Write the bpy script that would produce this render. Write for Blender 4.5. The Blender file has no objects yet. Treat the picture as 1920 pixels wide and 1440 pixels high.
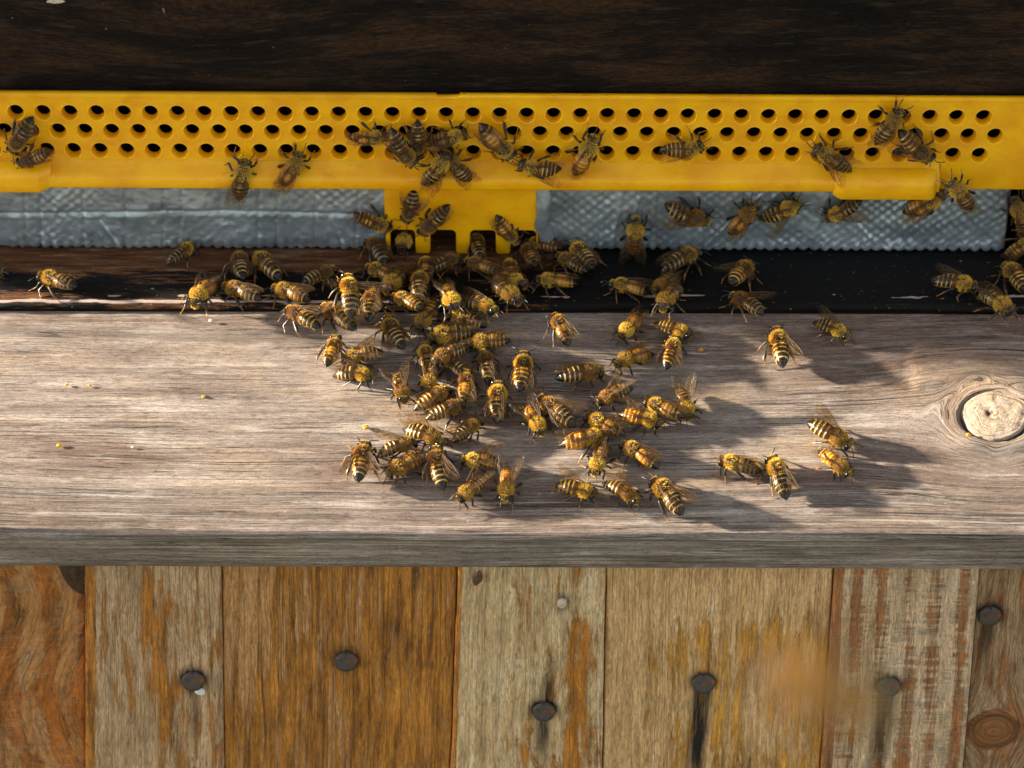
import bpy, math, random
import numpy as np
from mathutils import Matrix, Vector, Euler

# All lengths below are written in millimetres and turned into metres by MM.
MM = 0.001
SC = bpy.context.scene
COL = SC.collection
R = math.radians
random.seed(7)

# ------------------------------------------------------------------ camera, sky, sun, exposure
PITCH = R(35.0)
cam_data = bpy.data.cameras.new("camera")
cam_data.lens = 100.0
cam_data.sensor_width = 36.0
cam_data.clip_start = 0.02
cam_data.clip_end = 200.0
cam_data.dof.use_dof = True
cam_data.dof.focus_distance = 0.850
cam_data.dof.aperture_fstop = 18.0
cam = bpy.data.objects.new("camera", cam_data)
COL.objects.link(cam)
_f = Vector((0, math.cos(PITCH), -math.sin(PITCH)))
_r = Vector((1, 0, 0)); _u = _r.cross(_f)
_roll = R(0.20)
_r2 = _r * math.cos(_roll) + _u * math.sin(_roll)
_u2 = -_r * math.sin(_roll) + _u * math.cos(_roll)
_pos = Vector((0, 73.0, 0)) - 850.0 * _f
_m = Matrix((_r2, _u2, -_f)).transposed().to_4x4()
_m.translation = _pos * MM
cam.matrix_world = _m
SC.camera = cam

SUN_EL, SUN_AZ = R(15.0), R(-83.0)          # azimuth from +Y (into the hive), clockwise
world = bpy.data.worlds.new("World")
SC.world = world
world.use_nodes = True
wn = world.node_tree
wn.nodes.clear()
sky = wn.nodes.new("ShaderNodeTexSky")
sky.sky_type = 'NISHITA'
sky.sun_disc = False
sky.sun_elevation = SUN_EL
sky.sun_rotation = SUN_AZ
bg = wn.nodes.new("ShaderNodeBackground")
bg.inputs["Strength"].default_value = 0.063
wo = wn.nodes.new("ShaderNodeOutputWorld")
hsv = wn.nodes.new("ShaderNodeHueSaturation")      # thin evening haze: a paler sky
hsv.inputs["Saturation"].default_value = 0.26
wn.links.new(sky.outputs[0], hsv.inputs["Color"])
wn.links.new(hsv.outputs[0], bg.inputs[0])
wn.links.new(bg.outputs[0], wo.inputs[0])

sun_d = bpy.data.lights.new("sun", 'SUN')
sun_d.energy = 5.0
sun_d.angle = R(2.2)
sun_d.color = (1.0, 0.87, 0.68)
sun = bpy.data.objects.new("sun", sun_d)
COL.objects.link(sun)
sdir = Vector((math.sin(SUN_AZ) * math.cos(SUN_EL), math.cos(SUN_AZ) * math.cos(SUN_EL), math.sin(SUN_EL)))
sun.rotation_euler = (-sdir).to_track_quat('-Z', 'Y').to_euler()
sun.location = sdir * 3.0

SC.view_settings.view_transform = 'Standard'
SC.view_settings.look = 'None'
SC.view_settings.exposure = 2.17
SC.view_settings.gamma = 1.0
SC.view_settings.use_curve_mapping = False

# ------------------------------------------------------------------ helpers
def smooth(a, b, x):
    t = np.clip((np.asarray(x, float) - a) / (b - a), 0, 1)
    return t * t * (3 - 2 * t)

_lat = np.random.RandomState(11).rand(256, 256)
def vnoise(x, y):
    x = np.asarray(x, float); y = np.asarray(y, float)
    xi = np.floor(x).astype(int); yi = np.floor(y).astype(int)
    fx = x - xi; fy = y - yi
    fx = fx * fx * (3 - 2 * fx); fy = fy * fy * (3 - 2 * fy)
    g = lambda i, j: _lat[i & 255, j & 255]
    return (g(xi, yi) * (1 - fx) + g(xi + 1, yi) * fx) * (1 - fy) + (g(xi, yi + 1) * (1 - fx) + g(xi + 1, yi + 1) * fx) * fy
def fbm(x, y, oct=4):
    s = 0; a = 0.5; t = 0
    for k in range(oct):
        s = s + a * vnoise(x * 2 ** k + 17.3 * k, y * 2 ** k + 5.1 * k); t += a; a *= 0.5
    return s / t

def mk(name, verts, faces, mats=(), midx=None, uv=None, attrs=None, col=None, shade=True):
    me = bpy.data.meshes.new(name)
    v = np.asarray(verts, float) * MM
    me.from_pydata(v.tolist(), [], faces if isinstance(faces, list) else faces.tolist())
    for m in mats:
        me.materials.append(m)
    if midx is not None:
        me.polygons.foreach_set("material_index", np.asarray(midx, np.int32))
    if shade:
        me.polygons.foreach_set("use_smooth", np.ones(len(me.polygons), bool))
    if uv is not None:
        li = np.empty(len(me.loops), np.int32); me.loops.foreach_get("vertex_index", li)
        lay = me.uv_layers.new(name="grain")
        lay.data.foreach_set("uv", np.asarray(uv, float)[li].astype(np.float32).ravel())
    for k, a in (attrs or {}).items():
        at = me.attributes.new(k, 'FLOAT', 'POINT')
        at.data.foreach_set("value", np.asarray(a, np.float32).ravel())
    if col is not None:
        c = np.ones((len(v), 4), np.float32); c[:, :3] = col
        at = me.attributes.new("tint", 'FLOAT_COLOR', 'POINT')
        at.data.foreach_set("color", c.ravel())
    me.update()
    return me

def grid_faces(n, m, flip=False):
    i, j = np.meshgrid(np.arange(n - 1), np.arange(m - 1), indexing='ij')
    a = (i * m + j).ravel()
    q = np.stack([a, a + m, a + m + 1, a + 1], 1)
    return q[:, ::-1] if flip else q

def ob(name, me, parent=None, loc=(0, 0, 0), rot=(0, 0, 0)):
    o = bpy.data.objects.new(name, me)
    COL.objects.link(o)
    o.location = Vector(loc) * MM
    o.rotation_euler = rot
    if parent is not None:
        o.parent = parent
    return o

def tag(o, label, cat=None, group=None, kind=None):
    if label: o["label"] = label
    if cat: o["category"] = cat
    if group: o["group"] = group
    if kind: o["kind"] = kind
    return o

def thing(name, label, cat, loc=(0, 0, 0), group=None):
    o = bpy.data.objects.new(name, None)
    o.empty_display_size = 0.005
    COL.objects.link(o)
    o.location = Vector(loc) * MM
    return tag(o, label, cat, group)

def box_me(name, x0, x1, y0, y1, z0, z1, m, b=0.8):
    """box with chamfered edges, grain running along x"""
    vs, fs = [], []
    import bmesh
    bm = bmesh.new()
    bmesh.ops.create_cube(bm, size=1.0)
    for v in bm.verts:
        v.co = Vector(((x0 + x1) / 2 + v.co.x * (x1 - x0), (y0 + y1) / 2 + v.co.y * (y1 - y0), (z0 + z1) / 2 + v.co.z * (z1 - z0)))
    bmesh.ops.bevel(bm, geom=bm.edges[:], offset=b, segments=2, affect='EDGES', profile=0.6)
    bm.verts.ensure_lookup_table()
    vs = [v.co[:] for v in bm.verts]
    fs = [[v.index for v in f.verts] for f in bm.faces]
    uv = [(v[0], v[1] + v[2]) for v in vs]
    bm.free()
    return mk(name, vs, fs, [m], uv=uv, shade=False)

# ------------------------------------------------------------------ material helper
class NT:
    def __init__(s, name):
        s.m = bpy.data.materials.new(name); s.m.use_nodes = True
        s.t = s.m.node_tree; s.t.nodes.clear()
        s.out = s.t.nodes.new("ShaderNodeOutputMaterial")
    def new(s, ty, **kw):
        n = s.t.nodes.new(ty)
        for k, v in kw.items(): setattr(n, k, v)
        return n
    def put(s, sock, v):
        if isinstance(v, bpy.types.NodeSocket): s.t.links.new(v, sock)
        elif v is not None:
            if isinstance(v, (tuple, list)) and len(v) == 3 and sock.type == 'RGBA': v = (*v, 1)
            sock.default_value = v
    def uv(s):
        n = s.new("ShaderNodeUVMap"); n.uv_map = "grain"; return n.outputs[0]
    def pos(s):
        n = s.new("ShaderNodeTexCoord")
        v = s.new("ShaderNodeVectorMath", operation='SCALE'); s.put(v.inputs[0], n.outputs["Object"]); v.inputs["Scale"].default_value = 1000.0
        return v.outputs[0]
    def attr(s, name, out="Fac"):
        n = s.new("ShaderNodeAttribute"); n.attribute_name = name; return n.outputs[out]
    def noise(s, vec, sc, detail=3.0, rough=0.55, off=(0, 0, 0), dist=0.0):
        mp = s.new("ShaderNodeMapping"); mp.inputs["Scale"].default_value = sc if len(sc) == 3 else (*sc, 1); mp.inputs["Location"].default_value = off
        s.put(mp.inputs[0], vec)
        n = s.new("ShaderNodeTexNoise"); n.inputs["Scale"].default_value = 1.0; n.inputs["Detail"].default_value = detail
        n.inputs["Roughness"].default_value = rough; n.inputs["Distortion"].default_value = dist
        s.put(n.inputs["Vector"], mp.outputs[0])
        return n.outputs[0]
    def ramp(s, fac, stops, interp='LINEAR'):
        n = s.new("ShaderNodeValToRGB"); n.color_ramp.interpolation = interp
        e = n.color_ramp.elements
        while len(e) < len(stops): e.new(0.5)
        for k, (p, c) in enumerate(stops):
            e[k].position = p
            e[k].color = (c, c, c, 1) if isinstance(c, (int, float)) else (*c, 1)
        s.put(n.inputs[0], fac); return n.outputs[0]
    def mix(s, fac, a, b, mode='MIX'):
        n = s.new("ShaderNodeMix"); n.data_type = 'RGBA'; n.blend_type = mode; n.clamp_factor = True
        s.put(n.inputs[0], fac); s.put(n.inputs[6], a); s.put(n.inputs[7], b); return n.outputs[2]
    def math(s, op, a, b=0.0, clamp=False):
        n = s.new("ShaderNodeMath", operation=op); n.use_clamp = clamp
        s.put(n.inputs[0], a); s.put(n.inputs[1], b); return n.outputs[0]
    def bump(s, h, strength=0.5, dist=0.3):
        n = s.new("ShaderNodeBump"); n.inputs["Strength"].default_value = strength; n.inputs["Distance"].default_value = dist * MM
        s.put(n.inputs["Height"], h); return n.outputs[0]
    def bsdf(s, base, rough=0.6, normal=None, **kw):
        b = s.new("ShaderNodeBsdfPrincipled")
        s.put(b.inputs["Base Color"], base); s.put(b.inputs["Roughness"], rough)
        if normal is not None: s.put(b.inputs["Normal"], normal)
        for k, v in kw.items(): s.put(b.inputs[k.replace("_", " ")], v)
        s.t.links.new(b.outputs[0], s.out.inputs[0]); return b

# ------------------------------------------------------------------ materials
def mat_board():
    n = NT("weathered_grey_wood"); P = n.uv()
    broad = n.noise(P, (0.014, 0.15), 7, 0.7)
    c = n.ramp(broad, [(0.34, (0.16, 0.118, 0.10)), (0.44, (0.28, 0.222, 0.188)), (0.54, (0.385, 0.318, 0.272)), (0.66, (0.58, 0.50, 0.435))])
    c = n.mix(n.math("MULTIPLY", n.attr("tone"), n.ramp(n.noise(P, (0.03, 0.12), 5, 0.7, (6, 6, 0)), [(0.35, 0.45), (0.6, 1.0)])), c, (0.205, 0.125, 0.088))
    warm = n.noise(P, (0.02, 0.07), 3, 0.6, (4, 9, 0))
    c = n.mix(n.ramp(warm, [(0.52, 0.0), (0.70, 0.6)]), c, (0.50, 0.37, 0.25))
    ring = n.noise(P, (0.006, 0.42), 2, 0.4, (1, 3, 0))
    rl = n.ramp(ring, [(0.38, 0.0), (0.43, 1.0), (0.455, 0.15), (0.55, 0.0), (0.60, 0.7), (0.625, 0.0)])
    c = n.mix(n.math('MULTIPLY', rl, 0.55), c, (0.16, 0.115, 0.09))
    fib = n.noise(P, (0.34, 2.3), 7, 0.78, (0, 0, 0), 0.4)
    c = n.mix(1.0, c, n.ramp(fib, [(0.34, 0.22), (0.46, 0.88), (0.55, 1.05), (0.67, 1.45)]), 'MULTIPLY')
    gr = n.noise(P, (1.5, 3.2), 4, 0.8, (2, 2, 4))
    c = n.mix(1.0, c, n.ramp(gr, [(0.36, 0.68), (0.5, 1.0), (0.64, 1.22)]), 'MULTIPLY')
    spk = n.noise(P, (0.22, 1.9), 6, 0.78, (7, 1, 0), 0.5)
    c = n.mix(n.ramp(spk, [(0.56, 0.0), (0.70, 0.75)]), c, (0.085, 0.06, 0.05))
    eg = n.noise(P, (0.007, 0.62), 3, 0.55, (5, 2, 7))
    egl = n.math('MULTIPLY', n.ramp(eg, [(0.36, 0.0), (0.42, 1.0), (0.47, 0.1), (0.53, 0.0), (0.57, 0.9), (0.62, 0.0)]), n.attr("edge"))
    c = n.mix(n.math('MULTIPLY', egl, 0.9), c, (0.105, 0.08, 0.068))
    egp = n.math('MULTIPLY', n.ramp(eg, [(0.62, 0.0), (0.68, 1.0)]), n.attr("edge"))
    c = n.mix(n.math('MULTIPLY', egp, 0.6), c, (0.60, 0.53, 0.47))
    crk = n.noise(P, (0.010, 0.9), 2, 0.5, (2, 6, 0), 0.6)
    ck = n.ramp(crk, [(0.485, 0.0), (0.499, 1.0), (0.513, 0.0)])
    ckm = n.ramp(n.noise(P, (0.02, 0.05), 2, 0.5, (9, 9, 0)), [(0.46, 0.0), (0.56, 0.9)])
    ck = n.math('MULTIPLY', ck, ckm)
    c = n.mix(ck, c, (0.05, 0.035, 0.03))
    pale = n.noise(P, (0.06, 0.25), 5, 0.7, (3, 3, 5))
    c = n.mix(n.ramp(pale, [(0.54, 0.0), (0.78, 0.6)]), c, (0.70, 0.63, 0.57))
    dirt = n.noise(P, (0.30, 0.42), 4, 0.75, (5, 5, 1))
    c = n.mix(n.ramp(dirt, [(0.685, 0.0), (0.72, 0.7)]), c, (0.17, 0.10, 0.045))
    dirt2 = n.noise(P, (0.42, 0.5), 3, 0.7, (9, 1, 6))
    c = n.mix(n.ramp(dirt2, [(0.70, 0.0), (0.73, 0.8)]), c, (0.72, 0.64, 0.50))
    c = n.mix(n.attr("stain"), c, (0.10, 0.08, 0.07))
    h = n.math('ADD', n.math('MULTIPLY', fib, 0.7), n.math('SUBTRACT', n.math('MULTIPLY', spk, 0.25), n.math('ADD', n.math('MULTIPLY', rl, 0.25), n.math('MULTIPLY', ck, 0.9))))
    n.bsdf(c, n.ramp(fib, [(0.3, 0.85), (0.7, 0.62)]), n.bump(n.math("ADD", h, n.math("MULTIPLY", gr, 0.35)), 1.0, 0.55), Specular_IOR_Level=0.25)
    return n.m

def mat_knot():
    n = NT("pale_knot_wood"); P = n.uv()          # u = radius, v = angle * radius
    ring = n.noise(P, (1.9, 0.09), 4, 0.65)
    c = n.ramp(ring, [(0.38, (0.17, 0.10, 0.05)), (0.47, (0.36, 0.27, 0.18)), (0.58, (0.46, 0.38, 0.285))])
    sp = n.noise(P, (0.5, 0.45), 4, 0.6, (3, 3, 0))
    c = n.mix(n.ramp(sp, [(0.60, 0.0), (0.68, 0.85)]), c, (0.12, 0.06, 0.03))
    c = n.mix(n.attr("stain"), c, (0.06, 0.03, 0.02))
    gr = n.noise(n.pos(), (1.6, 1.6, 1.6), 5, 0.75)
    pt = n.noise(n.pos(), (0.25, 0.4, 0.3), 5, 0.7)
    c = n.mix(n.ramp(pt, [(0.45, 0.0), (0.62, 0.75)]), c, (0.36, 0.285, 0.235))
    c = n.mix(1.0, c, n.ramp(gr, [(0.36, 0.55), (0.5, 1.0), (0.65, 1.25)]), 'MULTIPLY')
    n.bsdf(c, 0.75, n.bump(n.math('ADD', n.math('ADD', ring, gr), n.math('MULTIPLY', sp, -0.6)), 0.8, 0.5))
    return n.m

def mat_ledge():
    n = NT("worn_black_paint"); P = n.uv()
    fib = n.noise(P, (0.30, 2.2), 7, 0.78)
    wood = n.ramp(n.noise(P, (0.05, 0.42), 7, 0.72), [(0.35, (0.06, 0.022, 0.010)), (0.5, (0.15, 0.06, 0.022)), (0.62, (0.24, 0.14, 0.085)), (0.75, (0.45, 0.36, 0.30))])
    wood = n.mix(1.0, wood, n.ramp(fib, [(0.3, 0.55), (0.7, 1.3)]), 'MULTIPLY')
    paint = n.ramp(fib, [(0.3, (0.002, 0.002, 0.002)), (0.7, (0.009, 0.008, 0.008))])
    flake = n.noise(P, (0.11, 0.85), 8, 0.76, (5, 2, 0), 0.3)
    wear = n.math('ADD', n.math('MULTIPLY', flake, 0.9), n.math('SUBTRACT', n.attr("wear"), 0.5))
    msk = n.ramp(wear, [(0.50, 0.0), (0.54, 1.0)])
    c = n.mix(msk, paint, wood)
    spk = n.noise(P, (0.7, 0.9), 2, 0.5, (8, 8, 0))
    c = n.mix(n.ramp(spk, [(0.70, 0.0), (0.73, 0.7)]), c, (0.42, 0.36, 0.28))
    sb = n.noise(P, (0.22, 1.6), 6, 0.75, (2, 9, 3))
    c = n.mix(n.ramp(n.math('ADD', n.math('MULTIPLY', sb, 0.9), n.math('SUBTRACT', n.attr("stain"), 0.45)), [(0.50, 0.0), (0.58, 1.0)]), c, (0.50, 0.39, 0.34))
    n.bsdf(c, n.mix(msk, (0.62,) * 3, (0.8,) * 3), n.bump(n.math('SUBTRACT', fib, n.math('MULTIPLY', msk, 0.8)), 0.7, 0.5), Specular_IOR_Level=0.15)
    return n.m

def mat_dark():
    n = NT("dark_stained_wood"); P = n.uv()
    fib = n.noise(P, (0.34, 1.9), 8, 0.8)
    broad = n.noise(P, (0.016, 0.085), 7, 0.68)
    c = n.ramp(broad, [(0.36, (0.0045, 0.003, 0.0024)), (0.48, (0.010, 0.006, 0.004)), (0.60, (0.034, 0.017, 0.0075))])
    c = n.mix(1.0, c, n.ramp(fib, [(0.32, 0.2), (0.48, 0.9), (0.68, 2.6)]), 'MULTIPLY')
    gr = n.noise(P, (0.06, 0.5), 5, 0.7, (4, 4, 0))
    c = n.mix(n.ramp(gr, [(0.54, 0.0), (0.70, 0.5)]), c, (0.070, 0.048, 0.030))
    o = n.noise(P, (0.07, 0.35), 5, 0.7, (1, 8, 0))
    c = n.mix(n.ramp(o, [(0.68, 0.0), (0.76, 0.6)]), c, (0.16, 0.055, 0.012))
    spk = n.noise(P, (0.5, 0.6), 2, 0.5, (8, 3, 0))
    c = n.mix(n.ramp(spk, [(0.755, 0.0), (0.775, 0.5)]), c, (0.30, 0.26, 0.20))
    n.bsdf(c, 0.75, n.bump(fib, 0.8, 0.5), Specular_IOR_Level=0.12)
    return n.m

def mat_plank(name, grey, orange, bias, streak=(0.014, 0.20), lines=0.5, saw=0.0, pale=(0.50, 0.42, 0.30), seed=0.0, dark=(0.10, 0.045, 0.012), relief=1.0):
    n = NT(name); P = n.uv(); k = seed
    fib = n.noise(P, (0.30, 1.9), 8, 0.80, (k, k, 0), 0.4)
    og = n.ramp(n.noise(P, (0.035, 0.30), 7, 0.72, (k, 3 + k, 0)), [(0.33, dark), (0.5, orange), (0.68, tuple(min(1, 1.55 * v + .02) for v in orange))])
    gg = n.ramp(n.noise(P, (0.035, 0.24), 7, 0.72, (2 + k, k, 0)), [(0.33, tuple(v * .58 for v in grey)), (0.5, grey), (0.66, pale)])
    sq = n.noise(P, (0.62, 0.05), 3, 0.6, (k, 1, 0)) if saw > 0 else None
    w = n.noise(P, (streak[0] * 2.2, streak[1] * 1.2), 9, 0.74, (k, 7 + k, 0), 0.25)
    wv = n.math('ADD', w, n.math('ADD', bias, n.attr("wear")))
    if sq is not None: wv = n.math('ADD', wv, n.math('MULTIPLY', n.math('SUBTRACT', sq, 0.5), 0.35 * saw))
    msk = n.ramp(wv, [(0.46, 0.0), (0.53, 1.0)])
    c = n.mix(msk, og, gg)
    ring = n.noise(P, (0.004, 0.36), 2, 0.4, (1 + k, 3, 0))
    rl = n.ramp(ring, [(0.36, 0.0), (0.41, 1.0), (0.44, 0.1), (0.52, 0.0), (0.56, 0.9), (0.585, 0.0)])
    c = n.mix(n.math('MULTIPLY', n.math('MULTIPLY', rl, lines), n.ramp(n.noise(P, (0.05, 0.5), 5, 0.7, (k, 4, 4)), [(0.38, 0.1), (0.58, 1.0)])), c, dark)  # dark growth lines, doubling as painted shadow lines along raised ridges
    c = n.mix(1.0, c, n.ramp(fib, [(0.34, 0.36), (0.46, 0.92), (0.55, 1.06), (0.66, 1.6)]), 'MULTIPLY')  # fibre streaks; their contrast also bakes relief shading into the colour
    h = n.math('ADD', n.math('MULTIPLY', fib, 0.6), n.math('SUBTRACT', n.math('MULTIPLY', msk, 0.35), n.math('MULTIPLY', rl, 0.3)))
    if saw > 0:
        sx = n.noise(P, (0.62, 0.05), 3, 0.6, (k, 1, 0))
        sl = n.ramp(sx, [(0.46, 0.0), (0.50, 1.0), (0.54, 0.0)])
        sm = n.math('MULTIPLY', sl, n.ramp(n.noise(P, (0.09, 0.30), 6, 0.75, (k, 9, 0)), [(0.47, 0.0), (0.58, saw)]))
        c = n.mix(sm, c, (0.55, 0.46, 0.36))
        h = n.math('ADD', h, n.math('MULTIPLY', sm, 0.6))
    hair = n.noise(P, (0.22, 1.3), 5, 0.78, (k, 5, 2), 1.2)
    c = n.mix(n.ramp(hair, [(0.57, 0.0), (0.66, 0.85)]), c, pale)
    pit = n.noise(P, (0.16, 1.2), 5, 0.78, (k, 1, 8), 0.8)
    c = n.mix(n.ramp(pit, [(0.63, 0.0), (0.74, 0.7)]), c, tuple(v * .7 for v in dark))
    h = n.math('ADD', h, n.math('SUBTRACT', n.math('MULTIPLY', n.ramp(hair, [(0.55, 0.0), (0.7, 1.0)]), 0.5), n.math('MULTIPLY', n.ramp(pit, [(0.58, 0.0), (0.72, 1.0)]), 0.5)))
    st = n.math('MULTIPLY', n.attr("stain"), n.ramp(n.noise(P, (0.05, 0.9), 5, 0.7, (k, 2, 2)), [(0.3, 0.55), (0.6, 1.25)]), True)
    c = n.mix(st, c, (0.010, 0.009, 0.009))
    n.bsdf(c, 0.66, n.bump(h, relief, 0.75), Specular_IOR_Level=0.35)
    return n.m

def mat_yellow():
    n = NT("yellow_plastic"); P = n.pos()
    d = n.noise(P, (0.08, 0.08, 0.12), 4, 0.6)
    c = n.ramp(d, [(0.35, (0.84, 0.37, 0.000)), (0.6, (0.97, 0.50, 0.0005))])
    s = n.noise(P, (0.10, 0.3, 0.22), 5, 0.7, (4, 2, 1))
    c = n.mix(n.ramp(s, [(0.58, 0.0), (0.74, 0.42)]), c, (0.62, 0.20, 0.002))
    g = n.noise(P, (0.9, 0.9, 0.9), 2, 0.5, (1, 1, 1))
    c = n.mix(n.ramp(g, [(0.76, 0.0), (0.80, 0.5)]), c, (0.30, 0.10, 0.01))
    sc = n.noise(P, (0.15, 0.15, 2.2), 3, 0.6)
    b = n.bsdf(c, n.ramp(sc, [(0.35, 0.32), (0.7, 0.46)]), n.bump(n.math('ADD', d, n.math('MULTIPLY', sc, 0.06)), 0.35, 0.5))
    b.inputs["Subsurface Weight"].default_value = 0.25
    b.inputs["Subsurface Radius"].default_value = (1.0, 0.45, 0.05)
    b.inputs["Subsurface Scale"].default_value = 0.003
    return n.m

def mat_foil():
    n = NT("aluminium_foil_tape"); P = n.pos()
    d = n.noise(P, (0.05, 0.05, 0.12), 5, 0.65)
    c = n.ramp(d, [(0.35, (0.25, 0.30, 0.335)), (0.6, (0.44, 0.52, 0.565))])
    g = n.noise(P, (0.8, 0.8, 0.8), 4, 0.7, (3, 1, 4))
    c = n.mix(n.ramp(g, [(0.62, 0.0), (0.76, 0.5)]), c, (0.20, 0.17, 0.13))
    n.bsdf(c, n.ramp(g, [(0.3, 0.26), (0.7, 0.46)]), n.bump(n.math('ADD', g, d), 0.25, 0.2), Metallic=0.6)
    return n.m

def simple(name, col, rough=0.6, nsc=1.0, var=0.35, bump=0.3, **kw):
    n = NT(name); P = n.pos()
    f = n.noise(P, (nsc, nsc, nsc), 4, 0.65)
    c = n.ramp(f, [(0.3, tuple(v * (1 - var) for v in col)), (0.7, tuple(min(1, v * (1 + var)) for v in col))])
    n.bsdf(c, rough, n.bump(f, bump, 0.2), **kw)
    return n.m

def mat_rust():
    n = NT("rusty_iron"); P = n.pos()
    f = n.noise(P, (0.5, 0.5, 0.5), 5, 0.7)
    oi = n.new("ShaderNodeObjectInfo").outputs["Random"]
    c = n.ramp(f, [(0.34, (0.012, 0.011, 0.010)), (0.47, (0.075, 0.070, 0.062)), (0.56, (0.085, 0.050, 0.030)), (0.66, (0.24, 0.08, 0.022))])
    n.bsdf(c, 0.5, n.bump(n.noise(P, (1.6, 1.6, 1.6), 4, 0.7), 0.35, 0.25), Metallic=0.45)
    return n.m

def mat_fur(name, a, b):
    n = NT(name)
    r = n.new("ShaderNodeObjectInfo").outputs["Random"]
    c = n.mix(r, a, b)
    bs = n.bsdf(c, 0.55, Sheen_Weight=0.25)
    bs.inputs["Specular IOR Level"].default_value = 0.4
    return n.m

def mat_tint(name, rough, bump=0.0, rnd=True, **kw):
    n = NT(name); P = n.pos()
    c = n.attr("tint", "Color")
    if rnd:
        r = n.new("ShaderNodeObjectInfo").outputs["Random"]
        c = n.mix(1.0, c, n.ramp(r, [(0.0, (0.75, 0.72, 0.70)), (0.5, (1.0, 1.0, 1.0)), (1.0, (1.3, 1.2, 0.95))]), 'MULTIPLY')
    f = n.noise(P, (3, 3, 3), 3, 0.6)
    n.bsdf(c, rough, n.bump(f, 0.25, 0.1), **kw)
    return n.m

def mat_wing():
    n = NT("bee_wing_membrane"); P = n.pos()
    tr = n.new("ShaderNodeBsdfTransparent"); tr.inputs[0].default_value = (0.93, 0.85, 0.70, 1)
    pb = n.new("ShaderNodeBsdfPrincipled")
    pb.inputs["Base Color"].default_value = (0.20, 0.135, 0.075, 1); pb.inputs["Roughness"].default_value = 0.22
    f = n.noise(P, (0.9, 1.6, 1.0), 3, 0.6)
    n.put(pb.inputs["Normal"], n.bump(f, 0.5, 0.35))
    fr = n.new("ShaderNodeFresnel"); fr.inputs[0].default_value = 1.5
    fac = n.math('ADD', n.math('MULTIPLY', fr.outputs[0], 0.6), 0.06, True)
    mx = n.new("ShaderNodeMixShader"); n.put(mx.inputs[0], fac); n.put(mx.inputs[1], tr.outputs[0]); n.put(mx.inputs[2], pb.outputs[0])
    n.t.links.new(mx.outputs[0], n.out.inputs[0])
    return n.m

M_BOARD, M_KNOT, M_LEDGE, M_DARK = mat_board(), mat_knot(), mat_ledge(), mat_dark()
M_YEL, M_FOIL, M_RUST = mat_yellow(), mat_foil(), mat_rust()

# ------------------------------------------------------------------ ground
me = mk("ground", [(-4000, -4000, -330), (4000, -4000, -330), (4000, 4000, -330), (-4000, 4000, -330)], [[0, 1, 2, 3]],
        [simple("meadow_ground", (0.07, 0.085, 0.03), 0.9, 0.02, 0.5)])
tag(ob("ground", me), "green meadow ground under the hive", kind="structure")

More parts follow.
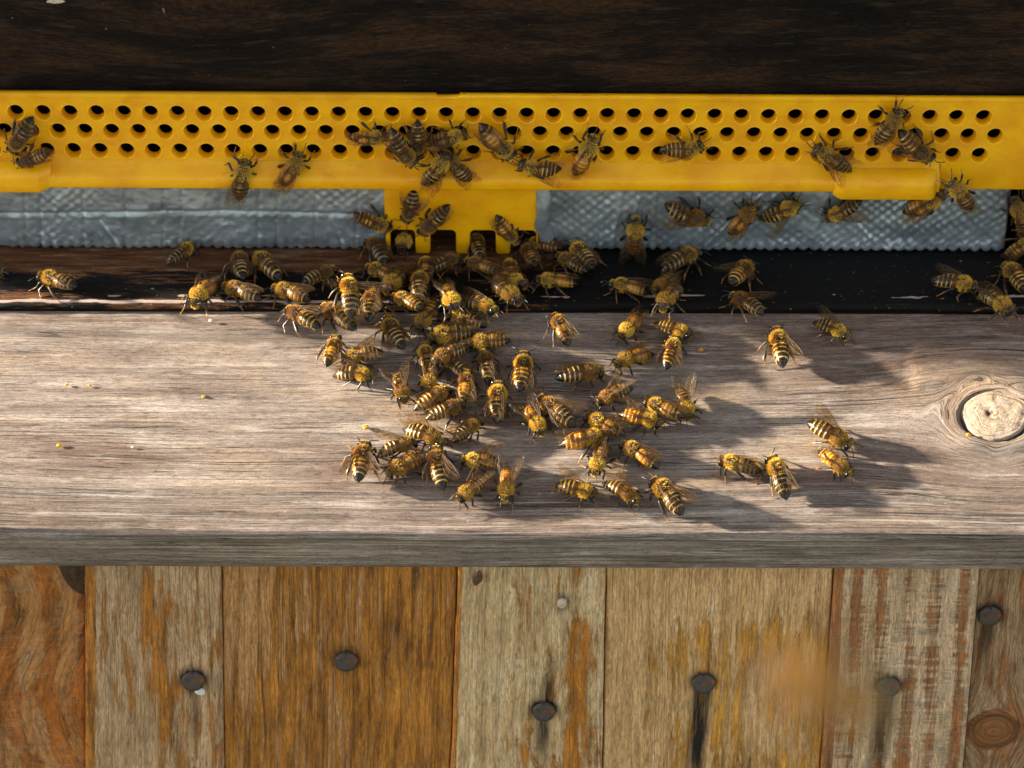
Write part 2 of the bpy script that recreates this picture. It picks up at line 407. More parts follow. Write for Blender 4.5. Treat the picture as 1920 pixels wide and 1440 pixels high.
# ------------------------------------------------------------------ landing board
KX, KY = 145.0, 45.9
TILT, HINGE_Y = R(15.0), 111.3          # the board slopes down to the front from its back edge
board = thing("landing_board", "weathered grey landing board covered with crawling bees in the sun", "board", (0, HINGE_Y, 0))
board.rotation_euler = (TILT, 0, 0)
def B(name, me, loc=(0, 0, 0)): return ob(name, me, board, (loc[0], loc[1] - 87.5, loc[2]))
def board_mesh():
    prof = [(88.0, -15.9, 0), (88.0, -8.0, 0), (88.0, -0.3, 0)]
    y = 87.7
    while y > 4.2:
        prof.append((y, 0.0, 1)); y -= 0.75
    for a in np.linspace(0, 90, 7):
        prof.append((4.0 - 2.4 * math.sin(R(a)), -2.4 + 2.4 * math.cos(R(a)), 2))
    z = -2.9
    while z > -15.4:
        prof.append((1.6, z, 3)); z -= 0.7
    for a in np.linspace(0, 90, 5):
        prof.append((2.6 - math.cos(R(a)), -15.5 - math.sin(R(a)), 4))
    prof += [(20, -16.5, 5), (87.9, -16.5, 5)]
    prof = np.array(prof)
    seg = np.hypot(np.diff(prof[:, 0]), np.diff(prof[:, 1])); arc = np.concatenate([[0], np.cumsum(seg)])
    xs = np.concatenate([np.arange(-300, -165, 5.0), np.arange(-165, 172, 1.0), np.arange(175, 215, 5.0)])
    X, A = np.meshgrid(xs, arc, indexing='ij')
    Y = np.tile(prof[:, 0], (len(xs), 1)).copy(); Z = np.tile(prof[:, 1], (len(xs), 1)).copy()
    kind = np.tile(prof[:, 2], (len(xs), 1))
    dx, dy = X - KX, Y - KY
    top = (kind <= 2)
    # grain flows round the knot
    warp = np.where(top, dy * (-0.58 * np.exp(-(dx / 30) ** 2 - (dy / 24) ** 2)), 0)
    wob = 5.0 * (fbm(X * 0.006, A * 0.012 + 3) - 0.5) + 1.6 * (fbm(X * 0.02 + 9, A * 0.05) - 0.5)
    V = A - warp + wob
    front = smooth(30, 6, Y) * top
    rid = fbm(X * 0.004, V * 0.42, 3) - 0.5
    rid2 = fbm(X * 0.012 + 7, V * 1.3, 2) - 0.5
    cup = 2.2 * (fbm(X * 0.011 + 3, Y * 0.02 + 8, 2) - 0.5)
    d = rid * (0.7 + 2.3 * front) + rid2 * (0.35 + 0.25 * front) + cup * 0.8
    r = np.hypot(dx / 10.2, dy / 9.6)
    bul = (2.1 + 0.13 * np.clip(dx, -12, 16)) * np.exp(-(np.maximum(r - 0.75, 0) / (0.78 + 0.17 * np.tanh(dx / 6))) ** 2) * top + 1.3 * np.exp(-((X - 137) / 7) ** 2 - ((Y - 36) / 5) ** 2) * top
    low_rim = 0.25 + 0.75 * smooth(0.35, -0.45, dy / 9.6 - 0.2 * dx / 10)
    ring = -0.7 * np.exp(-((r - 1.05) / 0.09) ** 2) * low_rim * top
    V = np.where(top, V + ((r + 0.30 * (fbm(X * 0.13, Y * 0.16 + 7, 3) - 0.5)) * 10.5 + 40 - V) * smooth(2.0, 1.15, r + 0.7 * (fbm(X * 0.10 + 4, Y * 0.12, 3) - 0.5)), V)
    ed = fbm(Y * 0.16, X * 0.05, 4)
    plat = smooth(0, 1.8, X - 119 - 12 * (ed - 0.5) - 0.3 * np.abs(Y - 67)) * smooth(55, 58, Y - 0.22 * (X - 119)) * smooth(79, 75, Y) * smooth(172, 152, X) * top
    d = d + bul + ring + 0.55 * plat - 3.0 * smooth(1.06, 0.93, r) * top
    rip = np.exp(-((X - 130) / 3.0) ** 2 - ((Y - 47) / 7) ** 2) * np.sin(X * 3.2 + 0.45 * (Y - 47)) * 0.35 * top
    d = d + rip
    Z = Z + np.where((kind <= 1) & (kind > 0), d, 0)
    fd = (fbm(X * 0.004 + 4, A * 0.5, 3) - 0.5) * 1.0 + (fbm(X * 0.01, A * 1.5, 2) - 0.5) * 0.35
    t = smooth(0.3, 1.5, kind - 1) * (kind < 5)
    Y = Y - np.where(kind >= 2, fd, 0) * 0.8 * (kind < 4)
    Z = Z + np.where(kind == 2, d * (1 - (prof[:, 1] / -2.4)), 0)
    V = V + np.where(kind >= 3, 40.0, 0)
    stain = np.zeros_like(X)
    def blot(u0, v0, su, sv, a): 
        nonlocal stain
        stain = np.maximum(stain, a * np.exp(-((X - u0) / su) ** 2 - ((Y - v0) / sv) ** 2))
    wav = 96.5 + 1.8 * np.sin((X + 150) * 0.02) - 0.035 * (X + 150) * smooth(-60, -150, -X)
    stain = 0.5 * np.exp(-((Y - (80 - 0.03 * (X + 160)) ) / 2.0) ** 2) * smooth(40, -60, X) * (0.4 + 0.9 * fbm(X * 0.05, Y * 0.6, 3)) * top
    blot(-79, 52.6, 4.0, 0.8, 0.5); blot(-79.5, 52.8, 1.5, 1.0, 0.8)
    stain = np.maximum(stain, 0.85 * np.exp(-((r - 1.05) / 0.06) ** 2) * low_rim * (0.3 + 0.9 * (fbm(X * 0.3, Y * 0.3, 2) > 0.42)) * top)
    for (ya, xa, xb, sl) in ((56.3, 60, 126, 0.0), (67.7, 120, 160, 0.04), (61.5, 128, 172, 0.02)):
        yc = ya + sl * (X - xa) + 1.2 * np.sin(X * 0.06) + 9 * smooth(105, 135, X) * (ya < 57)
        stain = np.maximum(stain, 0.9 * np.exp(-((Y - yc) / 0.42) ** 2) * smooth(xa, xa + 18, X) * smooth(xb, xb - 10, X) * top)
    wv_ = fbm(X * 0.05, Y * 0.08, 4) - 0.5
    tone = smooth(40, 95, X + 30 * wv_) * smooth(52, 68, Y + 18 * wv_) * 0.85
    tone = np.maximum(tone, plat * 0.9)
    tone = np.maximum(tone, 0.8 * np.exp(-((r - 1.35 - 0.6 * wv_) / 0.30) ** 2) * smooth(-0.6, 0.9, dy / 11 - dx / 12))
    tone = np.maximum(tone, 0.55 * smooth(20, 10, Y) * smooth(0.45, 0.6, fbm(X * 0.01, Y * 0.2 + 4, 3)))
    tone = np.maximum(tone, 0.6 * smooth(0.50, 0.66, fbm(X * 0.013 + 3, V * 0.055, 4)))
    tone = np.clip(tone, 0, 1) * top
    co = np.stack([X, Y, Z], -1).reshape(-1, 3)
    uv = np.stack([X, V], -1).reshape(-1, 2)
    nA = len(arc); fl = grid_faces(len(xs), nA, True).tolist()
    fl += [list(range(nA)), list(range((len(xs) - 1) * nA, len(xs) * nA))[::-1]]
    return mk("board_plank", co, fl, [M_BOARD], uv=uv, attrs={"stain": stain, "edge": np.clip(front * 1.0 + 0.65 * (kind >= 2), 0, 1), "tone": tone})
B("board_plank", board_mesh())
def knot_mesh():
    nr, na = 22, 64
    vs, uv, st = [], [], []
    for i in range(nr):
        for j in range(na):
            rr = i / (nr - 1); a = 2 * math.pi * j / na
            wob = 1 + 0.05 * math.sin(3 * a + 1) + 0.03 * math.sin(5 * a)
            x, y = 10.2 * rr * wob * math.cos(a), 9.5 * rr * wob * math.sin(a)
            nz = float(fbm(np.array(x * 0.35 + 20), np.array(y * 0.35 + 40), 3)) - 0.5
            z = 1.75 + 0.15 * x + 0.9 * (1 - rr ** 2) + 0.9 * nz - (0.9 if rr > 0.985 else 0) - 0.9 * math.exp(-((x + 1.5) / 1.0) ** 2 - ((y - 1) / 2.2) ** 2)
            vs.append((x, y, z)); uv.append((rr * 11 + 1.4 * nz, 40 + 5 * math.sin(a * 0.5)))
            crack = max(math.exp(-((x + 1.2 - 0.2 * y) / 0.5) ** 2) * (1 if 0.5 < y < 11 else 0), 0.8 * math.exp(-((y + 2.5 + 0.35 * x + 0.6 * nz) / 0.45) ** 2) * (1 if -2 < x < 7 else 0))
            hole = math.exp(-((x + 1.8) / 1.3) ** 2 - ((y - 0.3) / 1.3) ** 2)
            st.append(min(1, 0.9 * crack + 1.1 * hole + (0.5 if rr > 0.97 and math.sin(a) < 0.3 else 0)))
    f = []
    for i in range(nr - 1):
        for j in range(na):
            f.append([i * na + j, (i + 1) * na + j, (i + 1) * na + (j + 1) % na, i * na + (j + 1) % na])
    return mk("knot", vs, f, [M_KNOT], uv=uv, attrs={"stain": st})
tag(B("knot", knot_mesh(), (KX, KY, 0)), "pale round knot with growth rings and a crack")

# ------------------------------------------------------------------ hive: floor ledge, front wall, roof
hive = thing("beehive", "dark stained wooden beehive with black ledge behind the landing board", "beehive", (0, 150, 0))
HX0, HX1 = -285.0, 205.0
def H(name, me): return ob(name, me, hive, (0, -150, 0))
def ledge_mesh():
    prof = [(300, 3, 0), (200, 3, 0), (160, 3, 0), (150, 3, 0)]
    y = 147.0
    while y > 114.2: prof.append((y, 3.0, 0)); y -= 0.7
    for a in np.linspace(0, 90, 7): prof.append((113.6 - 1.9 * math.sin(R(a)), 1.1 + 1.9 * math.cos(R(a)), 1))
    prof += [(111.8, 0.8, 2), (112.2, 0.35, 2), (116, 0.3, 2)]
    prof = np.array(prof, float)
    seg = np.hypot(np.diff(prof[:, 0]), np.diff(prof[:, 1])); arc = np.concatenate([[0], np.cumsum(seg)])
    xs = np.concatenate([np.arange(HX0, -165, 5.0), np.arange(-165, 168, 1.2), [170, 185, HX1]])
    X, A = np.meshgrid(xs, arc, indexing='ij')
    Y = np.tile(prof[:, 0], (len(xs), 1)).copy(); Z = np.tile(prof[:, 1], (len(xs), 1)).copy(); K = np.tile(prof[:, 2], (len(xs), 1))
    V = A + 3 * (fbm(X * 0.006 + 5, A * 0.02) - 0.5)
    d = 0.5 * (fbm(X * 0.008, V * 0.45, 3) - 0.5) + 0.25 * (fbm(X * 0.05, V * 0.9, 2) - 0.5)
    Z += np.where(K == 0, d * smooth(200, 150, Y), 0)
    Y += np.where(K >= 1, 1.0 * (fbm(X * 0.03, A * 0.1, 3) - 0.5) + 0.9 * (fbm(X * 0.16, A * 0.1 + 3, 3) - 0.5), 0)
    # wear: bare wood along the back on the left, black on the right
    left = smooth(60, -20, X)
    back = smooth(128, 134, Y)
    wear = 0.31 + 0.16 * left + 0.34 * back * left + 0.04 * smooth(119, 114, Y) + 0.10 * smooth(70, 0, X) * smooth(0.5, 0.62, fbm(X * .02, Y * .12, 3))
    wear -= 0.14 * smooth(0, 60, X)
    rim = np.exp(-((Y - 113.0 - 0.9 * (fbm(X * .12, Y * 0 + 4, 4) - .5)) / 0.65) ** 2) * (K <= 1)
    pat = smooth(0.38, 0.52, fbm(X * 0.035 + 2, Y * 0.1, 4))
    stain = rim * np.clip(1.25 * smooth(10, -40, X) + 0.5 * pat, 0, 1.2) * (0.55 + 0.6 * fbm(X * 0.2, Y, 2))
    band = np.exp(-((Y - 116.5 - 3 * (fbm(X * .03, Y * 0, 3) - .5)) / 1.5) ** 2) * smooth(0.56, 0.68, fbm(X * 0.09 + 8, Y * 0.5, 5)) * 0.75
    stain = np.clip(np.maximum(stain, band * (K == 0)), 0, 1)
    co = np.stack([X, Y, Z], -1).reshape(-1, 3)
    return mk("floor_ledge", co, grid_faces(len(xs), len(arc), True), [M_LEDGE], uv=np.stack([X, V], -1).reshape(-1, 2), attrs={"wear": wear, "stain": stain})
tag(H("floor_ledge", ledge_mesh()), "black painted floor ledge worn to bare wood on the left")
def wall_mesh():
    xs = np.concatenate([np.arange(HX0, -165, 8.0), np.arange(-165, 168, 1.5), [172, 185, HX1]])
    zs = np.concatenate([np.arange(60, 100, 1.0), [105, 120, 150, 200, 240]])
    X, Zg = np.meshgrid(xs, zs, indexing='ij')
    V = Zg + 4 * (fbm(X * 0.008, Zg * 0.03) - 0.5) + 9 * np.exp(-((X + 90) / 45) ** 2) * np.sin((Zg - 60) * 0.09)
    Y = 143 + 0.5 * (fbm(X * 0.01, V * 0.5, 3) - 0.5)
    co = np.stack([X, Y, Zg], -1).reshape(-1, 3)
    return mk("front_wall", co, grid_faces(len(xs), len(zs)), [M_DARK], uv=np.stack([X, V], -1).reshape(-1, 2))
H("front_wall", wall_mesh())
H("wall_core", box_me("wall_core", HX0 + .5, HX1 - .5, 144.0, 165, 60.2, 239.5, M_DARK))
H("side_wall", box_me("side_wall", HX0, HX0 + 20, 166, 520, 3.5, 240, M_DARK))
H("side_wall", box_me("side_wall", HX1 - 20, HX1, 166, 520, 3.5, 240, M_DARK))
H("back_wall", box_me("back_wall", HX0, HX1, 521, 541, 3.5, 240, M_DARK))
H("inner_frame", box_me("inner_frame", HX0 + 21, HX1 - 21, 185, 188, 3.5, 239, M_DARK))
H("floor_beam", box_me("floor_beam", HX0, HX1, 112.6, 175.5, -24, 0.2, M_DARK, 0.3))
H("floor_panel", box_me("floor_panel", HX0, HX1, 176, 541, -28, -14.2, M_DARK))
H("roof", box_me("roof", HX0 - 12, HX1 + 12, 132, 555, 241, 262, M_DARK))
tag(H("corner_post", box_me("corner_post", 160.3, HX1, 139.5, 165, 3.6, 59.6, M_DARK)), "dark post closing the entrance at its right end")

# ------------------------------------------------------------------ foil covered blocks
def foil_mesh(name, x0, x1, diamonds, seed):
    prof = [(145, 34.5), (143.2, 34.5)]
    z = 34.0
    while z > 4.6: prof.append((142.5, z)); z -= 0.33
    for a in np.linspace(15, 90, 4): prof.append((143.7 - 1.2 * math.cos(R(a)), 4.5 - 1.2 * math.sin(R(a))))
    prof.append((160, 3.3))
    prof = np.array(prof, float)
    xs = np.arange(x0, x1 + 0.01, 0.45)
    if x0 < -200: xs = np.concatenate([np.arange(x0, -160, 4.0), np.arange(-160, x1 + .01, 0.45)])
    X, _ = np.meshgrid(xs, np.arange(len(prof)), indexing='ij')
    Y = np.tile(prof[:, 0], (len(xs), 1)).copy(); Z = np.tile(prof[:, 1], (len(xs), 1)).copy()
    fr = (Y < 144.5) & (Z < 34.2)
    wx = X + 3.0 * (fbm(X * 0.05 + seed, Z * 0.1) - 0.5); wz = Z + 3.0 * (fbm(X * 0.06, Z * 0.08 + seed) - 0.5)
    p = 3.7
    dia = (np.sin(2 * np.pi * (wx / p + wz / (p * 0.95)) / 1.0) * np.sin(2 * np.pi * (wx / p - wz / (p * 0.95))))
    dia2 = np.cos(2 * np.pi * wx / p) * np.cos(2 * np.pi * wz / (p * 0.9))
    wr = fbm(X * 0.12 + seed, Z * 0.12, 4) - 0.5
    low = smooth(9.0, 5.0, Z)
    if diamonds:
        d = 0.23 * dia2 * np.clip(1.9 * fbm(X * 0.05 + 3, Z * 0.07 + seed, 3) - 0.35, 0, 1.3) + 1.6 * wr + 0.45 * (fbm(X * 0.4, Z * 0.35 + seed, 2) - 0.5)
        for cx, sl, w in ((33, 0.15, .7), (38, 0.25, .6), (44, .1, .6), (60, -.3, .8), (78, .5, .7), (97, .2, .6), (122, -.4, .8), (140, .02, .8), (70, .9, .5), (108, -.8, .6)):
            d = d + 0.5 * np.exp(-((X - cx - sl * (Z - 15)) / w) ** 2) * smooth(3, 12, Z) * (0.4 + fbm(X * .1 + cx, Z * .12, 2))
    else:
        d = 0.22 * dia2 * np.clip(2.4 * fbm(X * 0.05, Z * 0.08 + seed, 3) - 0.9, 0, 1) + 1.7 * wr + 0.6 * (fbm(X * 0.45, Z * 0.4 + seed, 3) - 0.5)
        k = 0
        for cx in np.arange(-158, -44, 8.2):
            c = cx + 4 * math.sin(cx * 1.7); k += 1
            d = d - 0.85 * np.exp(-((X - c - 0.08 * (Z - 15)) / 0.55) ** 2) * (0.3 + 0.9 * fbm(X * .2 + k, Z * .1, 2)) * (1 if k % 3 else 0.4)
            if k % 3 == 1: d = d + 0.7 * np.exp(-((X - c - 6 - (0.6 - 0.25 * (k % 4)) * (12 - Z)) / 0.6) ** 2) * smooth(16, 12, Z)
        zr = 15.2 + 0.5 * np.sin(X * 0.05)
        d = d + 0.28 * np.exp(-((Z - zr) / 0.7) ** 2) * np.clip(2.2 * fbm(X * .09, Z * .1, 3) - 0.5, 0, 1) - 0.35 * np.exp(-((Z - zr - 1.8) / 0.6) ** 2)
    sc = np.abs(np.sin(np.pi * X / 3.4 + 1.5 * fbm(X * 0.06, X * 0, 2)))
    d = d + low * (0.6 * sc - 0.2)
    Y = np.where(fr, Y - d * 0.8, Y)
    Z = np.where(fr, Z + low * 0.55 * (1 - sc) * (0.4 + 1.2 * fbm(X * .15, Z * 0, 2)) , Z)
    if x1 > 100:                      # rounded right end
        Y = Y + np.where(Y < 150, 5 * smooth(x1 - 1.6, x1 + 0.2, X) ** 2, 0)
    co = np.stack([X, Y, Z], -1).reshape(-1, 3)
    return mk(name, co, grid_faces(len(xs), len(prof), True), [M_FOIL])
foilL = thing("foil_block", "left entrance block wrapped in creased silver foil tape with vertical folds", "entrance block", (-160, 150, 3), "foil wrapped entrance blocks")
ob("foil_wrap", foil_mesh("foil_wrap", -268, -40.3, False, 3), foilL, (160, -150, -3))
foilR = thing("foil_block", "right entrance block wrapped in silver foil embossed with small diamonds", "entrance block", (80, 150, 3), "foil wrapped entrance blocks")
ob("foil_wrap", foil_mesh("foil_wrap", 8.3, 157.3, True, 8), foilR, (-80, -150, -3))
ob("block_core", box_me("block_core", -267, -41, 145, 166, 4.5, 33.0, M_DARK), foilL, (160, -150, -3))  # both cores coloured dark so the strip's bottom holes read as deep shade
ob("block_core", box_me("block_core", 10.5, 156.3, 149, 166, 4.5, 33.0, M_DARK), foilR, (-80, -150, -3))
def flap_mesh():
    vs = []
    for i in range(9):
        t = i / 8; z = 27 - 20 * t
        x = 6.6 + 2.2 * t + 0.7 * math.sin(7 * t)
        vs += [(x - 0.2 + 0.4 * math.sin(i * 2.1), 141.0 - 1.2 * math.sin(3.1 * t), z), (x + 1.4 + 1.6 * math.sin(3.0 * t) ** 2, 140.2 - 1.6 * math.sin(3.1 * t) - 0.4 * (i % 2), z + 0.3), (x + 4.5, 141.9, z)]
    f = []
    for i in range(8):
        for k in range(2): f.append([i * 3 + k, i * 3 + k + 1, i * 3 + k + 4, i * 3 + k + 3])
    return mk("torn_flap", vs, f, [M_FOIL])
ob("torn_flap", flap_mesh(), foilR, (-80, -150, -3))

# ------------------------------------------------------------------ yellow entrance strip
strip = thing("entrance_guard", "yellow plastic entrance strip with three rows of round holes", "entrance guard", (0, 138, 30))
strip.rotation_euler = (0, R(0.13), 0)
def S(name, me): return ob(name, me, strip, (0, -138, -30))
def plate_mesh():
    PX = 8.24; rows = [(55.0, 51.75, 58.6, -152.4), (48.55, 45.05, 51.75, -148.28), (41.7, 38.4, 45.05, -152.4)]
    xl, xr = -262.0, 166.0
    vs, fs = [], []
    N = 28
    Y0 = 138.0
    for zc, zl, zh, x0 in rows:
        k0 = math.ceil((xl + 8 - x0) / PX); k1 = int(round((143.8 - x0) / PX)) if zc != 48.55 else int(round((147.9 - x0) / PX))
        for k in range(k0, k1 + 1):
            cx = x0 + k * PX
            b = len(vs); hx = PX / 2
            rings = []
            angs = [2 * math.pi * (j + 0.5) / N for j in range(N)]
            ring0 = []
            for a in angs:
                c, s = math.cos(a), math.sin(a)
                tx = hx / abs(c) if abs(c) > 1e-6 else 1e9
                tz = ((zh - zc) if s > 0 else (zc - zl)) / abs(s) if abs(s) > 1e-6 else 1e9
                t = min(tx, tz)
                ring0.append((cx + c * t, Y0, zc + s * t))
            rings.append(ring0)
            for (r_, y_) in ((3.0, Y0), (2.88, Y0 - 0.16), (2.72, Y0 - 0.16), (2.52, Y0 + 0.10), (2.36, Y0 + 0.6), (2.05, Y0 + 2.6), (2.02, Y0 + 3.0)):
                rings.append([(cx + r_ * math.cos(a), y_, zc + r_ * 1.06 * math.sin(a)) for a in angs])
            for rg in rings: vs.extend(rg)
            # close the four corners of the cell
            q = {}
            for (ccx, ccz) in ((cx + hx, zh), (cx - hx, zh), (cx - hx, zl), (cx + hx, zl)):
                q[(ccx > cx, ccz > zc)] = len(vs); vs.append((ccx, Y0, ccz))
            for j in range(N):
                j2 = (j + 1) % N
                p, p2 = ring0[j], ring0[j2]
                onx = abs(abs(p[0] - cx) - hx) < 1e-6; onx2 = abs(abs(p2[0] - cx) - hx) < 1e-6
                if onx != onx2:
                    mx, mz = (p[0] + p2[0]) / 2 > cx, (p[2] + p2[2]) / 2 > zc
                    fs.append([b + j, q[(mx, mz)], b + j2])
            for i in range(len(rings) - 1):
                for j in range(N):
                    j2 = (j + 1) % N
                    fs.append([b + i * N + j, b + i * N + j2, b + (i + 1) * N + j2, b + (i + 1) * N + j])
        for (xa, xb) in ((xl, x0 + k0 * PX - PX / 2), (x0 + k1 * PX + PX / 2, xr)):
            b = len(vs)
            vs += [(xa, Y0, zl), (xb, Y0, zl), (xb, Y0, zh), (xa, Y0, zh)]
            fs.append([b, b + 1, b + 2, b + 3])
    # top band with a rounded rim, ends and back
    prof = [(Y0, 58.6), (Y0, 60.2), (Y0 - .3, 60.7), (Y0 - .3, 61.5), (Y0 + .05, 61.85), (Y0 + .6, 62.0), (Y0 + 1.6, 62.0), (Y0 + 1.6, 58.6)]
    b = len(vs)
    xs = [xl, -23.6, -23.2, -16.6, -16.2, xr]
    dz = [0, 0, -0.55, -0.45, 0, 0]
    for x, dd in zip(xs, dz):
        vs += [(x, y_, z_ + (dd if z_ > 61.3 else 0)) for y_, z_ in prof]
    n = len(prof)
    for i in range(len(xs) - 1):
        for k in range(n - 1): fs.append([b + i * n + k, b + (i + 1) * n + k, b + (i + 1) * n + k + 1, b + i * n + k + 1])
    return mk("perforated_plate", vs, fs, [M_YEL], shade=False)
pm = plate_mesh()
# smooth only the hole walls
sm = np.zeros(len(pm.polygons), bool); nr = np.empty(len(pm.polygons) * 3, np.float32); pm.polygons.foreach_get("normal", nr)
sm[:] = np.abs(nr.reshape(-1, 3)[:, 1]) < 0.995
pm.polygons.foreach_set("use_smooth", sm)
S("perforated_plate", pm)
def sweep(name, prof, xs, m, caps=True, sh=True, fn=None):
    vs, fs = [], []; n = len(prof)
    for i, x in enumerate(xs):
        for k, (y_, z_) in enumerate(prof):
            p = (x, y_, z_)
            vs.append(fn(p, k, i) if fn else p)
    for i in range(len(xs) - 1):
        for k in range(n):
            k2 = (k + 1) % n
            fs.append([i * n + k, i * n + k2, (i + 1) * n + k2, (i + 1) * n + k])
    if caps:
        fs.append(list(range(n))); fs.append(list(range((len(xs) - 1) * n, len(xs) * n))[::-1])
    return mk(name, vs, fs, [m], shade=sh)
def autosmooth(me, deg=40):
    try: me.set_sharp_from_angle(angle=R(deg))
    except Exception: pass
    return me
lip_prof = [(141.2, 38.4), (138.0, 38.4), (137.2, 37.4), (136.0, 36.3), (134.9, 35.4), (134.35, 34.9), (134.0, 34.5), (133.75, 34.0), (133.75, 31.1), (134.0, 30.75), (134.4, 30.6), (138.0, 30.7), (141.2, 31.0)]
xs = list(np.linspace(-262, 132.2, 60))
S("bottom_ridge", autosmooth(sweep("bottom_ridge", lip_prof[::-1], xs, M_YEL)))
low_prof = [(141.2, 38.4), (138.0, 38.4), (138.0, 30.2), (138.3, 29.4), (139, 29.1), (141.2, 29.1)]
S("lower_panel", autosmooth(sweep("lower_panel", low_prof[::-1], [132.6, 140, 150, 166], M_YEL)))
tab_prof = [(136.4, 37.6), (135.0, 37.0), (133.4, 36.0), (132.6, 35.2), (132.2, 34.4), (132.15, 33.2), (132.15, 29.4), (132.6, 28.8), (133.6, 28.6), (136.4, 28.8)]
def tab_fn(cx0, cx1, rnd):
    def f(p, k, i):
        x, y, z = p
        e = 0
        if rnd[0]: e = max(e, (1 - (x - cx0) / 3.5) if x < cx0 + 3.5 else 0)
        if rnd[1]: e = max(e, (1 - (cx1 - x) / 2.0) if x > cx1 - 2.0 else 0)
        q = 1 - math.sqrt(max(0, 1 - e * e))
        return (x, y + (136.4 - y) * q * 0.85, z + (33.0 - z) * q * 0.5)
    return f
xs = [99, 99.2, 99.6, 100.2, 101, 102, 103, 104, 110, 120, 128, 129.5, 130.2, 130.8, 131.3, 131.6]
S("raised_tab", autosmooth(sweep("raised_tab", tab_prof[::-1], xs, M_YEL, fn=tab_fn(99, 131.6, (1, 1)))))
def ltab_fn(p, k, i):
    x, y, z = p
    e = max(0, (x + 146.5) / 4.0)
    return (x, y + 0.3 + (135.5 - y) * e * 0.6, z + 0.8 + (1.6 * e if z < 31 else 0))
S("raised_tab", autosmooth(sweep("raised_tab", tab_prof[::-1], [-262, -200, -165, -150, -147, -146.5, -145.5, -144.5, -143.6, -142.9], M_YEL, fn=ltab_fn)))
def gate_mesh():
    import bmesh
    pts = [(-40.4, 33)]
    pts.append((-40.0, 3.15))
    for a, b_ in ((-38.6, -30.7), (-26.0, -17.8), (-13.4, -5.2), (-0.6, 7.6)):
        pts.append((a - 0.4, 3.15)); 
        pts += [(a, 4.2)]
        for t in (0, 30, 60, 90): pts.append((a + 1.6 - 1.6 * math.cos(R(t)), 10.3 + 1.6 * math.sin(R(t))))
        for t in (90, 60, 30, 0): pts.append((b_ - 1.6 + 1.6 * math.cos(R(t)), 10.3 + 1.6 * math.sin(R(t))))
        pts += [(b_, 4.2), (b_ + 0.4, 3.15)]
    pts += [(8.3, 3.15), (7.4, 33)]
    bm = bmesh.new()
    vsb = [bm.verts.new((x, 140.4, z)) for x, z in pts]
    f = bm.faces.new(vsb)
    r = bmesh.ops.extrude_face_region(bm, geom=[f])
    for v in r["geom"]:
        if isinstance(v, bmesh.types.BMVert): v.co.y += 2.2
    bmesh.ops.recalc_face_normals(bm, faces=bm.faces[:])
    ed = [e for e in bm.edges if len(e.link_faces) == 2 and all(abs(v.co.y - 140.4) < 1e-4 for v in e.verts)]
    bmesh.ops.bevel(bm, geom=ed, offset=0.3, segments=2, affect='EDGES')
    bmesh.ops.triangulate(bm, faces=[f for f in bm.faces if len(f.verts) > 4])
    bm.verts.index_update()
    v = [x.co[:] for x in bm.verts]; fa = [[q.index for q in x.verts] for x in bm.faces]
    bm.free()
    return mk("notched_gate", v, fa, [M_YEL], shade=False)
S("notched_gate", gate_mesh())

# ------------------------------------------------------------------ stand wall of planks
stand = thing("plank_wall", "stand front of rough vertical planks with rusty nails under the landing board", "plank wall", (0, 20, -330))
PK = [  # left top, left bottom, right top, right bottom, face y, material
    (-205, -208, -121.3, -127.6, 11.5, mat_plank("orange_brown_plank", (0.556, 0.248, 0.076), (0.412, 0.126, 0.013), 0.0, (0.010, 0.11), 0.25, 0.3, (0.433, 0.243, 0.123), 1.0)),
    (-121.1, -127.4, -82.45, -85.85, 8.0, mat_plank("grey_streaked_plank", (0.62, 0.40, 0.22), (0.50, 0.19, 0.024), 0.04, (0.014, 0.30), 0.25, 0.0, (0.700, 0.468, 0.285), 2.3)),
    (-82.3, -85.7, -15.5, -18.2, 9.2, mat_plank("orange_grained_plank", (0.639, 0.315, 0.114), (0.50, 0.195, 0.024), -0.03, (0.010, 0.24), 0.85, 0.0, (0.597, 0.342, 0.162), 3.1, (0.113, 0.038, 0.008))),
    (-15.2, -17.9, 26.8, 27.3, 8.0, mat_plank("cream_peeling_plank", (0.76, 0.52, 0.27), (0.55, 0.205, 0.02), 0.02, (0.016, 0.20), 0.45, 0.2, (0.85, 0.66, 0.42), 4.7, (0.165, 0.063, 0.014))),
    (27.1, 27.6, 91.5, 92.6, 9.0, mat_plank("tan_flaking_plank", (0.78, 0.47, 0.21), (0.68, 0.31, 0.04), 0.03, (0.014, 0.22), 0.4, 0.0, (0.84, 0.57, 0.31), 5.9)),
    (91.8, 92.9, 132.9, 135.4, 7.8, mat_plank("grey_saw_marked_plank", (0.74, 0.51, 0.31), (0.42, 0.165, 0.05), 0.055, (0.004, 0.17), 0.25, 0.9, (0.84, 0.64, 0.45), 7.4, (0.124, 0.045, 0.019))),
    (133.2, 135.7, 178, 180, 10.0, mat_plank("dark_knotty_plank", (0.48, 0.30, 0.165), (0.33, 0.131, 0.043), 0.03, (0.012, 0.20), 0.4, 0.0, (0.350, 0.243, 0.162), 8.8)),
    (178.3, 180.3, 212, 212, 8.5, None),
    (-250, -252, -205.2, -208.2, 8.5, None), (-288, -288, -250.2, -252.2, 10.0, None),
]
NAILS = [(1, -92.8, -60.0, (1.3, 3.2, 0.95, 2.5), (2.2, 30, 0.45, -1)), (2, -47.9, -53.3, (1.8, 4.0, 0.8, 3), (1.5, 6, 0.5, 1)), (3, 9.7, -71.4, (1.2, 3.4, 1.0, 2), (3.2, 26, 0.75, 0)),
         (4, 56.4, -61.1, (1.0, 2.6, 0.9, 2), (3.6, 60, 1.0, -1)), (5, 110.3, -61.1, (1.3, 3.4, 1.0, 2), (3.8, 45, 0.75, -1)), (6, 137.7, -36.0, (1.3, 3.0, 0.9, 2), (3.2, 24, 0.6, -1))]
